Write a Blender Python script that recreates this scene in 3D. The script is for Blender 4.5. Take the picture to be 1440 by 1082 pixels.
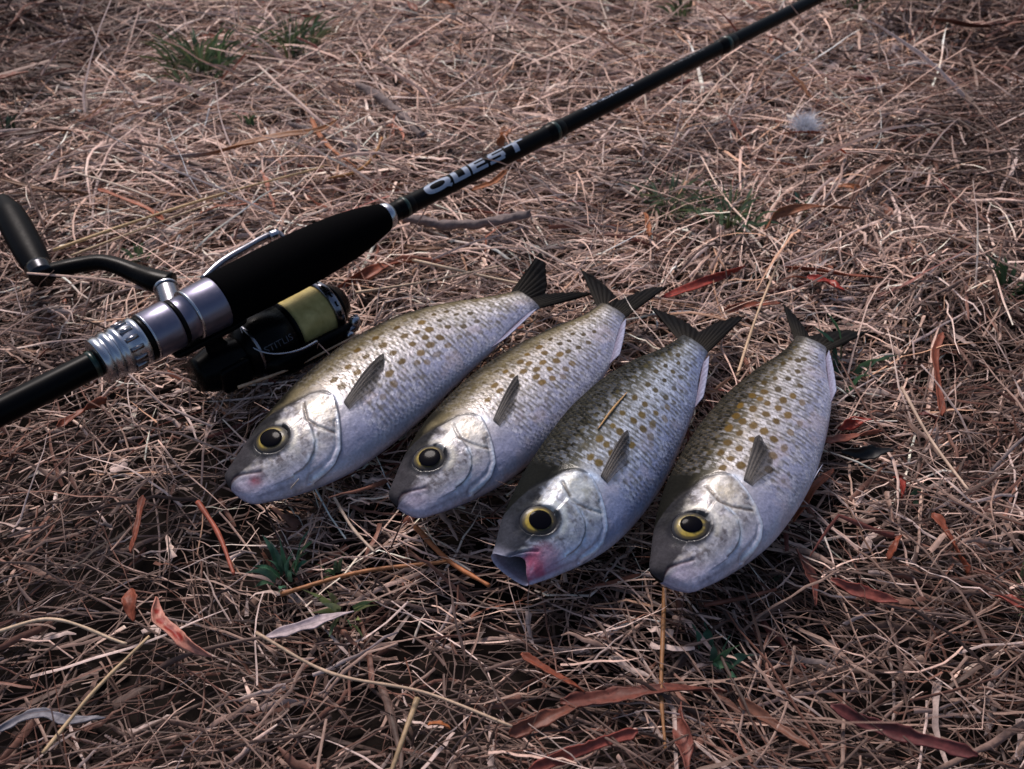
import bpy, bmesh, math, random
import numpy as np

for o in list(bpy.data.objects):
    bpy.data.objects.remove(o, do_unlink=True)
scene = bpy.context.scene
COL = scene.collection
rng = np.random.default_rng(11)
random.seed(5)

# ------------------------------------------------------------------ camera
PITCH = math.radians(43.0)
CAM_H = 0.40
FPX, W0, H0 = 1300.0, 1440.0, 1082.0          # focal length in pixels of the 1440 wide photograph
cam_d = bpy.data.cameras.new('camera')
cam = bpy.data.objects.new('camera', cam_d)
COL.objects.link(cam)
cam.location = (0, 0, CAM_H)
cam.rotation_euler = (math.pi / 2 - PITCH, 0, 0)
cam_d.sensor_width = 36.0
cam_d.lens = 36.0 * FPX / W0
cam_d.clip_start = 0.01
cam_d.clip_end = 500.0
cam_d.dof.use_dof = True
cam_d.dof.focus_distance = 0.50
cam_d.dof.aperture_fstop = 14.0
scene.camera = cam

# ------------------------------------------------------------------ light
SUN_EL, SUN_AZ = math.radians(50), math.radians(112)   # azimuth of the sun, counter-clockwise from +x
world = bpy.data.worlds.new('World')
scene.world = world
world.use_nodes = True
wn = world.node_tree.nodes
sky = wn.new('ShaderNodeTexSky')
sky.sky_type = 'NISHITA'
sky.sun_disc = False
sky.sun_elevation = SUN_EL
sky.sun_rotation = math.pi / 2 - SUN_AZ
sky.air_density = 1.0
sky.dust_density = 3.0
bg = wn['Background']
bg.inputs['Strength'].default_value = 0.05
world.node_tree.links.new(sky.outputs['Color'], bg.inputs['Color'])
sun_d = bpy.data.lights.new('sun', 'SUN')
sun_d.energy = 1.5
sun_d.angle = math.radians(16)
sun_d.color = (1.0, 0.9, 0.86)
sun = bpy.data.objects.new('sun', sun_d)
COL.objects.link(sun)
sun.rotation_euler = (math.pi / 2 - SUN_EL, 0, SUN_AZ + math.pi / 2)
scene.view_settings.view_transform = 'Standard'
scene.view_settings.look = 'None'
scene.view_settings.gamma = 1.0
scene.view_settings.exposure = 1.1
scene.render.engine = 'CYCLES'
scene.cycles.use_denoising = True
scene.cycles.max_bounces = 6
scene.cycles.diffuse_bounces = 1
scene.cycles.transparent_max_bounces = 8


# ------------------------------------------------------------------ measuring helpers
def at(u, v, z=0.0):
    """world point on the level z that was measured at pixel (u, v) of the photograph"""
    c, s = math.cos(PITCH), math.sin(PITCH)
    a, b = (u - W0 / 2) / FPX, (H0 / 2 - v) / FPX
    d = np.array([a, c + b * s, -s + b * c])
    t = (CAM_H - z) / -d[2]
    return np.array([0, 0, CAM_H]) + t * d


def proj(p):
    d = np.asarray(p, float) - np.array([0, 0, CAM_H])
    c, s = math.cos(PITCH), math.sin(PITCH)
    fw = d[..., 1] * c - d[..., 2] * s
    return W0 / 2 + FPX * d[..., 0] / fw, H0 / 2 - FPX * (d[..., 1] * s + d[..., 2] * c) / fw


def mpp(p):
    """metres that one photograph pixel spans at the world point p"""
    return (p[1] * math.cos(PITCH) - (p[2] - CAM_H) * math.sin(PITCH)) / FPX


def vnoise(x, y, seed=0):
    x = np.asarray(x, float); y = np.asarray(y, float)
    xi = np.floor(x).astype(np.int64); yi = np.floor(y).astype(np.int64)
    fx = x - xi; fy = y - yi
    fx = fx * fx * (3 - 2 * fx); fy = fy * fy * (3 - 2 * fy)

    def h(a, b):
        n = (a * 374761393 + b * 668265263 + seed * 2147483647) & 0xFFFFFFFF
        n = ((n ^ (n >> 13)) * 1274126177) & 0xFFFFFFFF
        return ((n ^ (n >> 16)) & 0xFFFF) / 65535.0
    return (h(xi, yi) * (1 - fx) + h(xi + 1, yi) * fx) * (1 - fy) + (h(xi, yi + 1) * (1 - fx) + h(xi + 1, yi + 1) * fx) * fy


def fbm(x, y, seed=0, n=3):
    r = 0; a = 0.5
    for i in range(n):
        r = r + a * vnoise(x * 2 ** i, y * 2 ** i, seed + i * 17); a *= 0.5
    return r / (1 - 0.5 ** n)


def sstep(a, b, x):
    t = np.clip((x - a) / (b - a), 0, 1)
    return t * t * (3 - 2 * t)


# ------------------------------------------------------------------ mesh helpers
def mesh_np(name, V, Q, mat=None, colors=None, smooth=True, extra=None):
    V = np.asarray(V, np.float32).reshape(-1, 3)
    Q = np.asarray(Q, np.int32)
    me = bpy.data.meshes.new(name)
    n, k = Q.shape
    me.vertices.add(len(V)); me.vertices.foreach_set('co', V.ravel())
    me.loops.add(n * k); me.loops.foreach_set('vertex_index', Q.ravel())
    me.polygons.add(n)
    me.polygons.foreach_set('loop_start', np.arange(0, n * k, k, dtype=np.int32))
    me.polygons.foreach_set('loop_total', np.full(n, k, np.int32))
    if smooth:
        me.polygons.foreach_set('use_smooth', np.ones(n, bool))
    if colors is not None:
        ca = me.color_attributes.new('Col', 'FLOAT_COLOR', 'POINT')
        c = np.ones((len(V), 4), np.float32); c[:, :colors.shape[1]] = colors
        ca.data.foreach_set('color', c.ravel())
    if extra is not None:
        for nm, arr in extra.items():
            a = me.attributes.new(nm, 'FLOAT', 'POINT')
            a.data.foreach_set('value', np.asarray(arr, np.float32).ravel())
    me.update(calc_edges=True)
    me.validate()
    if mat:
        me.materials.append(mat)
    return me


def link(name, me, parent=None):
    o = bpy.data.objects.new(name, me)
    COL.objects.link(o)
    if parent is not None:
        o.parent = parent
    return o


def empty(name, loc=(0, 0, 0), M=None):
    o = bpy.data.objects.new(name, None)
    COL.objects.link(o)
    o.empty_display_size = 0.02
    if M is not None:
        from mathutils import Matrix
        o.matrix_world = Matrix(M)
    else:
        o.location = loc
    return o


def tag(o, label, cat, group=None):
    o['label'] = label; o['category'] = cat
    if group:
        o['group'] = group
    return o


def grid_quads(n, m, wrap=False):
    i = np.arange(n - 1)[:, None]; j = np.arange(m if wrap else m - 1)[None, :]
    j2 = (j + 1) % m
    return np.stack([i * m + j, i * m + j2, (i + 1) * m + j2, (i + 1) * m + j], -1).reshape(-1, 4)


def lathe(profile, seg=48, axis_pts=None):
    """rings round the local x axis; profile = [(x, r), ...]"""
    a = np.linspace(0, 2 * np.pi, seg, endpoint=False)
    P = np.array(profile, float)
    V = np.stack([np.repeat(P[:, 0:1], seg, 1), P[:, 1:2] * np.cos(a), P[:, 1:2] * np.sin(a)], -1)
    return V.reshape(-1, 3), grid_quads(len(P), seg, True)[:, ::-1]


def resample(pts, n, smooth=True):
    P = np.array(pts, float)
    d = np.r_[0, np.cumsum(np.linalg.norm(np.diff(P, axis=0), axis=1))]
    t = np.linspace(0, d[-1], n)
    if smooth and len(P) > 2:
        T = np.gradient(P, d, axis=0)
        out = []
        for x in t:
            i = min(max(np.searchsorted(d, x) - 1, 0), len(P) - 2)
            h = d[i + 1] - d[i]; s = (x - d[i]) / h
            out.append((2 * s**3 - 3 * s**2 + 1) * P[i] + (s**3 - 2 * s**2 + s) * h * T[i] + (-2 * s**3 + 3 * s**2) * P[i + 1] + (s**3 - s**2) * h * T[i + 1])
        return np.array(out)
    return np.stack([np.interp(t, d, P[:, k]) for k in range(3)], -1)


def tube(pts, radii, seg=10, n=None, flat=1.0, up=(0, 0, 1), cap=True):
    P = resample(pts, n or max(len(pts), 12))
    r = np.interp(np.linspace(0, 1, len(P)), np.linspace(0, 1, len(radii)), radii)
    T = np.gradient(P, axis=0); T /= np.linalg.norm(T, axis=1)[:, None]
    S = np.cross(T, np.array(up, float)); S /= np.linalg.norm(S, axis=1)[:, None] + 1e-12
    N = np.cross(S, T)
    a = np.linspace(0, 2 * np.pi, seg, endpoint=False)
    rings = [P[:, None] + r[:, None, None] * (np.cos(a)[None, :, None] * S[:, None] + flat * np.sin(a)[None, :, None] * N[:, None])]
    V = rings[0]
    if cap:
        V = np.concatenate([np.repeat(P[None, :1], seg, 1) * 1.0, V, np.repeat(P[None, -1:], seg, 1)], 0)
    return V.reshape(-1, 3), grid_quads(len(V), seg, True)


def join(parts):
    Vs, Qs, n = [], [], 0
    for V, Q in parts:
        Vs.append(V); Qs.append(Q + n); n += len(V)
    return np.concatenate(Vs), np.concatenate(Qs)


def rbox(c, size, bev=0.15):
    """box with rounded edges as a small subdivided superellipsoid"""
    n, m = 13, 24
    th = np.linspace(-np.pi / 2, np.pi / 2, n)[:, None]; ph = np.linspace(0, 2 * np.pi, m, endpoint=False)[None]
    e = lambda v, p: np.sign(v) * np.abs(v) ** p
    p = 0.35
    V = np.stack([e(np.cos(th), p) * e(np.cos(ph), p), e(np.cos(th), p) * e(np.sin(ph), p), e(np.sin(th), p) * np.ones_like(ph)], -1)
    V = V * np.array(size) / 2 + np.array(c)
    return V.reshape(-1, 3), grid_quads(n, m, True)


# ------------------------------------------------------------------ materials
def mat_base(name):
    m = bpy.data.materials.new(name); m.use_nodes = True
    nt = m.node_tree
    return m, nt, nt.nodes['Principled BSDF'], nt.links.new


def set_in(b, **kw):
    for k, v in kw.items():
        k = k.replace('_', ' ')
        for i in b.inputs:
            if i.name.lower() == k.lower():
                i.default_value = v; break


def plain(name, col, rough=0.5, metal=0.0, noise=0.15, nscale=200.0, bump=0.0, coat=0.0, spec=0.5):
    m, nt, b, L = mat_base(name)
    set_in(b, Roughness=rough, Metallic=metal, Coat_Weight=coat, Coat_Roughness=0.12, Specular_IOR_Level=spec)
    tc = nt.nodes.new('ShaderNodeTexCoord')
    nz = nt.nodes.new('ShaderNodeTexNoise'); nz.inputs['Scale'].default_value = nscale; nz.inputs['Detail'].default_value = 4
    L(tc.outputs['Object'], nz.inputs['Vector'])
    mx = nt.nodes.new('ShaderNodeMix'); mx.data_type = 'RGBA'
    c = np.array(col)
    mx.inputs[6].default_value = (*np.clip(c * (1 - noise), 0, 1), 1)
    mx.inputs[7].default_value = (*np.clip(c * (1 + noise), 0, 1), 1)
    L(nz.outputs['Fac'], mx.inputs[0]); L(mx.outputs[2], b.inputs['Base Color'])
    mr = nt.nodes.new('ShaderNodeMapRange')
    mr.inputs['To Min'].default_value = max(rough - 0.08, 0.02); mr.inputs['To Max'].default_value = min(rough + 0.1, 1)
    L(nz.outputs['Fac'], mr.inputs['Value']); L(mr.outputs['Result'], b.inputs['Roughness'])
    if bump:
        bp = nt.nodes.new('ShaderNodeBump'); bp.inputs['Strength'].default_value = bump; bp.inputs['Distance'].default_value = 0.0006
        L(nz.outputs['Fac'], bp.inputs['Height']); L(bp.outputs['Normal'], b.inputs['Normal'])
    return m


def vcol(name, rough=0.6, transl=0.0, noise=0.2, nscale=900.0, spec=0.3, bump=0.2, stretch=None):
    """colour from the mesh's own colour attribute with fine procedural variation"""
    m, nt, b, L = mat_base(name)
    set_in(b, Roughness=rough, Specular_IOR_Level=spec)
    at_ = nt.nodes.new('ShaderNodeAttribute'); at_.attribute_name = 'Col'
    tc = nt.nodes.new('ShaderNodeTexCoord')
    nz = nt.nodes.new('ShaderNodeTexNoise'); nz.inputs['Scale'].default_value = nscale; nz.inputs['Detail'].default_value = 3
    L(tc.outputs['Object'], nz.inputs['Vector'])
    mr = nt.nodes.new('ShaderNodeMapRange')
    mr.inputs['From Min'].default_value = 0.25; mr.inputs['From Max'].default_value = 0.75
    mr.inputs['To Min'].default_value = 1 - noise; mr.inputs['To Max'].default_value = 1 + noise
    L(nz.outputs['Fac'], mr.inputs['Value'])
    mx = nt.nodes.new('ShaderNodeMix'); mx.data_type = 'RGBA'; mx.blend_type = 'MULTIPLY'; mx.inputs[0].default_value = 1.0
    cc = nt.nodes.new('ShaderNodeCombineColor')
    for k in range(3):
        L(mr.outputs['Result'], cc.inputs[k])
    L(at_.outputs['Color'], mx.inputs[6]); L(cc.outputs['Color'], mx.inputs[7])
    L(mx.outputs[2], b.inputs['Base Color'])
    if bump:
        bp = nt.nodes.new('ShaderNodeBump'); bp.inputs['Strength'].default_value = bump; bp.inputs['Distance'].default_value = 0.0004
        L(nz.outputs['Fac'], bp.inputs['Height']); L(bp.outputs['Normal'], b.inputs['Normal'])
    if transl:
        tr = nt.nodes.new('ShaderNodeBsdfTranslucent'); ms = nt.nodes.new('ShaderNodeMixShader')
        ms.inputs[0].default_value = transl
        L(mx.outputs[2], tr.inputs['Color']); L(b.outputs[0], ms.inputs[1]); L(tr.outputs[0], ms.inputs[2])
        L(ms.outputs[0], nt.nodes['Material Output'].inputs['Surface'])
    return m


M_STRAW = vcol('dry_straw', rough=0.55, transl=0.06, noise=0.25, nscale=500, spec=0.25)
M_LEAF = vcol('dead_leaf', rough=0.5, transl=0.1, noise=0.35, nscale=350, spec=0.3, bump=0.5)
M_GREEN = vcol('green_blade', rough=0.5, transl=0.25, noise=0.2, nscale=400, spec=0.3)
M_FIN = vcol('fin_membrane', rough=0.6, transl=0.12, noise=0.25, nscale=700, spec=0.06)
nt = M_FIN.node_tree; L = nt.links.new
ms = [n for n in nt.nodes if n.type == 'MIX_SHADER'][0]
ft = nt.nodes.new('ShaderNodeAttribute'); ft.attribute_name = 'thin'
tp = nt.nodes.new('ShaderNodeBsdfTransparent'); ms2 = nt.nodes.new('ShaderNodeMixShader')
L(ft.outputs['Fac'], ms2.inputs[0]); L(ms.outputs[0], ms2.inputs[1]); L(tp.outputs[0], ms2.inputs[2])
L(ms2.outputs[0], nt.nodes['Material Output'].inputs['Surface'])
M_DOWN = vcol('down', rough=0.7, transl=0.3, noise=0.05, spec=0.1, bump=0)
M_SOIL = plain('dark_soil', (0.012, 0.0075, 0.006), rough=0.95, noise=0.6, nscale=90, bump=0.8, spec=0.2)
nt = M_SOIL.node_tree; L = nt.links.new; b = nt.nodes['Principled BSDF']     # further out, where no single blades are built, the thatch hides the soil
src = b.inputs['Base Color'].links[0].from_socket
tc = nt.nodes.new('ShaderNodeTexCoord'); vd = nt.nodes.new('ShaderNodeVectorMath'); vd.operation = 'DISTANCE'; vd.inputs[1].default_value = (0, .6, 0)
L(tc.outputs['Object'], vd.inputs[0])
mr = nt.nodes.new('ShaderNodeMapRange'); mr.inputs['From Min'].default_value = 1.0; mr.inputs['From Max'].default_value = 2.2
L(vd.outputs['Value'], mr.inputs['Value'])
nz = nt.nodes.new('ShaderNodeTexNoise'); nz.inputs['Scale'].default_value = 60; nz.inputs['Detail'].default_value = 6
rp = nt.nodes.new('ShaderNodeValToRGB')
rp.color_ramp.elements[0].position = .35; rp.color_ramp.elements[0].color = (.03, .02, .015, 1)
rp.color_ramp.elements[1].position = .65; rp.color_ramp.elements[1].color = (.26, .18, .13, 1)
L(tc.outputs['Object'], nz.inputs['Vector']); L(nz.outputs['Fac'], rp.inputs['Fac'])
mx = nt.nodes.new('ShaderNodeMix'); mx.data_type = 'RGBA'
L(mr.outputs['Result'], mx.inputs[0]); L(src, mx.inputs[6]); L(rp.outputs['Color'], mx.inputs[7]); L(mx.outputs[2], b.inputs['Base Color'])
M_EVA = plain('black_foam', (0.0015, 0.0015, 0.002), rough=0.85, noise=0.2, nscale=1500, bump=0.15, spec=0.02)
M_BLANK = plain('gloss_black_blank', (0.0016, 0.0018, 0.0026), rough=0.33, noise=0.3, nscale=60, spec=0.06)
M_GUN = plain('gunmetal', (0.165, 0.16, 0.22), rough=0.34, metal=0.9, noise=0.08, nscale=300)
M_SILVER = plain('polished_silver', (0.42, 0.44, 0.50), rough=0.26, metal=1.0, noise=0.06, nscale=300)
M_DSILV = plain('dark_chrome', (0.22, 0.22, 0.25), rough=0.25, metal=1.0, noise=0.1, nscale=300)
M_GUND = plain('dark_pivot_metal', (0.035, 0.036, 0.042), rough=0.25, metal=1.0, noise=0.1, nscale=300)
M_BLACK = plain('black_plastic', (0.003, 0.003, 0.0035), rough=0.26, noise=0.2, nscale=400, spec=0.06)
M_KNOB = plain('black_rubber_knob', (0.002, 0.0022, 0.0035), rough=0.4, noise=0.2, nscale=400, spec=0.04)
M_THREAD = plain('green_thread', (0.003, 0.018, 0.013), rough=0.3, noise=0.3, nscale=900)
M_LETTER = plain('silver_print', (0.24, 0.28, 0.36), rough=0.3, metal=0.5, noise=0.1, nscale=900)
M_FADED = plain('faint_print', (0.055, 0.06, 0.075), rough=0.5, noise=0.3, nscale=1500)
M_TWIG = plain('grey_twig', (0.17, 0.13, 0.125), rough=0.85, noise=0.5, nscale=300, bump=0.9)

# fishing line wound on the spool: fine rings of braid
m, nt, b, L = mat_base('yellow_braid')
tc = nt.nodes.new('ShaderNodeTexCoord')
wv = nt.nodes.new('ShaderNodeTexWave'); wv.bands_direction = 'X'; wv.inputs['Scale'].default_value = 420; wv.inputs['Distortion'].default_value = 1.5; wv.inputs['Detail'].default_value = 2
nz = nt.nodes.new('ShaderNodeTexNoise'); nz.inputs['Scale'].default_value = 160
L(tc.outputs['Object'], wv.inputs['Vector']); L(tc.outputs['Object'], nz.inputs['Vector'])
rp = nt.nodes.new('ShaderNodeValToRGB')
rp.color_ramp.elements[0].position = 0.3; rp.color_ramp.elements[0].color = (0.40, 0.31, 0.09, 1)
rp.color_ramp.elements[1].position = 0.7; rp.color_ramp.elements[1].color = (0.60, 0.49, 0.18, 1)
L(nz.outputs['Fac'], rp.inputs['Fac']); L(rp.outputs['Color'], b.inputs['Base Color'])
bp = nt.nodes.new('ShaderNodeBump'); bp.inputs['Strength'].default_value = 0.5; bp.inputs['Distance'].default_value = 0.0003
L(wv.outputs['Fac'], bp.inputs['Height']); L(bp.outputs['Normal'], b.inputs['Normal'])
set_in(b, Roughness=0.6)
M_LINE = m

# fish skin: colour and sheen are measured on the body, fine scale relief is procedural
m, nt, b, L = mat_base('fish_skin')
ac = nt.nodes.new('ShaderNodeAttribute'); ac.attribute_name = 'Col'
am = nt.nodes.new('ShaderNodeAttribute'); am.attribute_name = 'sheen'
tc = nt.nodes.new('ShaderNodeTexCoord')
nz = nt.nodes.new('ShaderNodeTexNoise'); nz.inputs['Scale'].default_value = 700; nz.inputs['Detail'].default_value = 3
L(tc.outputs['Object'], nz.inputs['Vector'])
mr = nt.nodes.new('ShaderNodeMapRange'); mr.inputs['From Min'].default_value = 0.3; mr.inputs['From Max'].default_value = 0.7
mr.inputs['To Min'].default_value = 0.82; mr.inputs['To Max'].default_value = 1.15
L(nz.outputs['Fac'], mr.inputs['Value'])
cc = nt.nodes.new('ShaderNodeCombineColor')
for k in range(3):
    L(mr.outputs['Result'], cc.inputs[k])
mx = nt.nodes.new('ShaderNodeMix'); mx.data_type = 'RGBA'; mx.blend_type = 'MULTIPLY'; mx.inputs[0].default_value = 1.0
L(ac.outputs['Color'], mx.inputs[6]); L(cc.outputs['Color'], mx.inputs[7]); L(mx.outputs[2], b.inputs['Base Color'])
L(am.outputs['Fac'], b.inputs['Metallic'])
bp = nt.nodes.new('ShaderNodeBump'); bp.inputs['Strength'].default_value = 0.45; bp.inputs['Distance'].default_value = 0.0004
L(nz.outputs['Fac'], bp.inputs['Height']); L(bp.outputs['Normal'], b.inputs['Normal'])
set_in(b, Coat_Roughness=0.10)
L(bp.outputs['Normal'], b.inputs['Coat Normal'])
mr4 = nt.nodes.new('ShaderNodeMapRange'); mr4.inputs['From Max'].default_value = 0.2; mr4.inputs['To Min'].default_value = 0.0; mr4.inputs['To Max'].default_value = 0.30
L(am.outputs['Fac'], mr4.inputs['Value']); L(mr4.outputs['Result'], b.inputs['Coat Weight'])
mr3 = nt.nodes.new('ShaderNodeMapRange'); mr3.inputs['From Max'].default_value = 0.2; mr3.inputs['To Min'].default_value = 0.03; mr3.inputs['To Max'].default_value = 0.45
L(am.outputs['Fac'], mr3.inputs['Value']); L(mr3.outputs['Result'], b.inputs['Specular IOR Level'])
mr2 = nt.nodes.new('ShaderNodeMapRange'); mr2.inputs['From Max'].default_value = 0.35; mr2.inputs['To Min'].default_value = 0.70; mr2.inputs['To Max'].default_value = 0.33
L(am.outputs['Fac'], mr2.inputs['Value']); L(mr2.outputs['Result'], b.inputs['Roughness'])
M_FISH = m

m, nt, b, L = mat_base('fish_eye')
ac = nt.nodes.new('ShaderNodeAttribute'); ac.attribute_name = 'Col'
L(ac.outputs['Color'], b.inputs['Base Color'])
set_in(b, Roughness=0.4, Specular_IOR_Level=0.2, Coat_Weight=0.12, Coat_Roughness=0.06)
M_EYE = m
m, nt, b, L = mat_base('pupil_black')
set_in(b, Base_Color=(0.002, 0.002, 0.003, 1), Roughness=0.1, Specular_IOR_Level=0.03)
nz = nt.nodes.new('ShaderNodeTexNoise'); nz.inputs['Scale'].default_value = 300
rp = nt.nodes.new('ShaderNodeValToRGB'); rp.color_ramp.elements[0].color = (0.001, 0.001, 0.002, 1); rp.color_ramp.elements[1].color = (0.004, 0.004, 0.007, 1)
L(nz.outputs['Fac'], rp.inputs['Fac']); L(rp.outputs['Color'], b.inputs['Base Color'])
M_PUPIL = m
M_FLESH = vcol('wet_flesh', rough=0.3, transl=0.15, noise=0.3, nscale=500, spec=0.5)

# ------------------------------------------------------------------ fish dimensions (also used to press the straw down)
FISH_Z = 0.025
XD = np.array([0, .03, .08, .15, .25, .38, .5, .65, .8, .9, 1])
YDp = np.array([0.0260, 0.0560, 0.0830, 0.1187, 0.1536, 0.1713, 0.1749, 0.1538, 0.1110, 0.066, 0.0460])
YVp = np.array([0.0440, 0.0720, 0.0900, 0.1129, 0.1365, 0.1461, 0.1481, 0.1340, 0.1130, 0.0700, 0.0430])
XWp = np.array([0, .05, .12, .25, .4, .6, .8, .95, 1])
YWp = 0.918 * np.array([.020, .046, .062, .08, .085, .07, .038, .018, .014])
_xx = np.linspace(-0.2, 1.2, 1401)


def _sm(xp, yp, sig):
    y = np.interp(_xx, xp, yp)
    k = np.exp(-0.5 * (np.arange(-120, 121) * 0.001 / sig) ** 2); k /= k.sum()
    ys = np.convolve(np.pad(y, 120, 'edge'), k, 'valid')
    w = sstep(0.01, 0.06, _xx)
    return y * (1 - w) + ys * w


PD, PV, PW = _sm(XD, YDp, .03), _sm(XD, YVp, .03), _sm(XWp, YWp, .03)
fD = lambda x: np.interp(x, _xx, PD)
fV = lambda x: np.interp(x, _xx, PV)
fW = lambda x: np.interp(x, _xx, PW)
FISH = {  # x0, y0, heading, bend, s-bend, roll, standard length
    1: (-0.1496, 0.3202, 0.7951, 0.0233, -0.0503, 0.1218, 0.2289),
    2: (-0.0599, 0.3081, 0.9185, -0.0266, -0.0032, 0.1020, 0.2069),
    3: (-0.0071, 0.2687, 0.9498, -0.0336, -0.0352, 0.3030, 0.2085),
    4: (0.0727, 0.2615, 1.0008, -0.0377, -0.0120, 0.0595, 0.2121)}


def fish_bend(k, x):
    b1, b2 = FISH[k][3], FISH[k][4]
    return b1 * (x * (1 - x)) * 4 + b2 * x * (x - .5) * (x - 1) * 10


def fish_pt(k, x, y, z):
    """body coordinates (in body lengths: along, dorsal, towards the upper flank) -> fish-local metres"""
    roll, Ln = FISH[k][5], FISH[k][6]
    cr, sr = math.cos(roll), math.sin(roll)
    y2, z2 = y * cr - z * sr, y * sr + z * cr
    return np.stack([x * Ln, (y2 + fish_bend(k, x)) * Ln, z2 * Ln], -1)


def under_fish(X, Y):
    """highest level at which straw may lie at (X, Y) without entering a fish"""
    cap = np.full(X.shape, 1.0)
    for k, (x0, y0, hd, b1, b2, roll, Ln) in FISH.items():
        c, s = math.cos(hd), math.sin(hd)
        x = ((X - x0) * c + (Y - y0) * s) / Ln
        y = (-(X - x0) * s + (Y - y0) * c) / Ln - fish_bend(k, np.clip(x, 0, 1))
        h = np.where(y > 0, fD(np.clip(x, 0, 1)), fV(np.clip(x, 0, 1))) * 1.01
        q = 1 - (y / h) ** 2
        q = np.where((x < .04) & (np.abs(y) < .075), np.maximum(q, .3), q)
        ins = (q > 0) & (x > -0.03) & (x < 1.02)
        low = FISH_Z - Ln * fW(np.clip(x, 0, 1)) * np.sqrt(np.clip(q, 0, 1)) - 0.0015 + y * Ln * math.sin(roll)
        cap = np.where(ins, np.minimum(cap, low), cap)
    return cap


# ------------------------------------------------------------------ the ground
SOIL_Z = -0.032
g = np.concatenate([-np.geomspace(60, 1.3, 14), np.linspace(-1.2, 1.2, 221), np.geomspace(1.3, 60, 14)])
GX, GY = np.meshgrid(g, g + 0.55, indexing='ij')
GZ = SOIL_Z + 0.010 * (fbm(GX * 14, GY * 14, 3) - .5) + 0.004 * (vnoise(GX * 90, GY * 90, 9) - .5)
V = np.stack([GX, GY, GZ], -1)
ground = link('ground', mesh_np('ground', V, grid_quads(len(g), len(g)), M_SOIL))
ground['kind'] = 'structure'


def mat_height(x, y):
    return 0.012 * (fbm(x * 9, y * 9, 21) - .5) * 2


BARE = [(60, 100, 90, .25), (780, 150, 40, .45), (100, 800, 220, .68), (330, 740, 130, .65), (50, 1000, 170, .65), (290, 640, 110, .65),
        (620, 920, 90, .6), (780, 900, 80, .6), (1180, 640, 40, .3), (1330, 95, 40, .5), (690, 780, 60, .5), (520, 1040, 100, .6),
        (1340, 1060, 120, .6), (1385, 500, 60, .6), (30, 640, 120, .7)]
BAREW = [(at(u, v), r * mpp(at(u, v)) * (1.0 if v > 400 else 1.4), f) for u, v, r, f in BARE]


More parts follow.
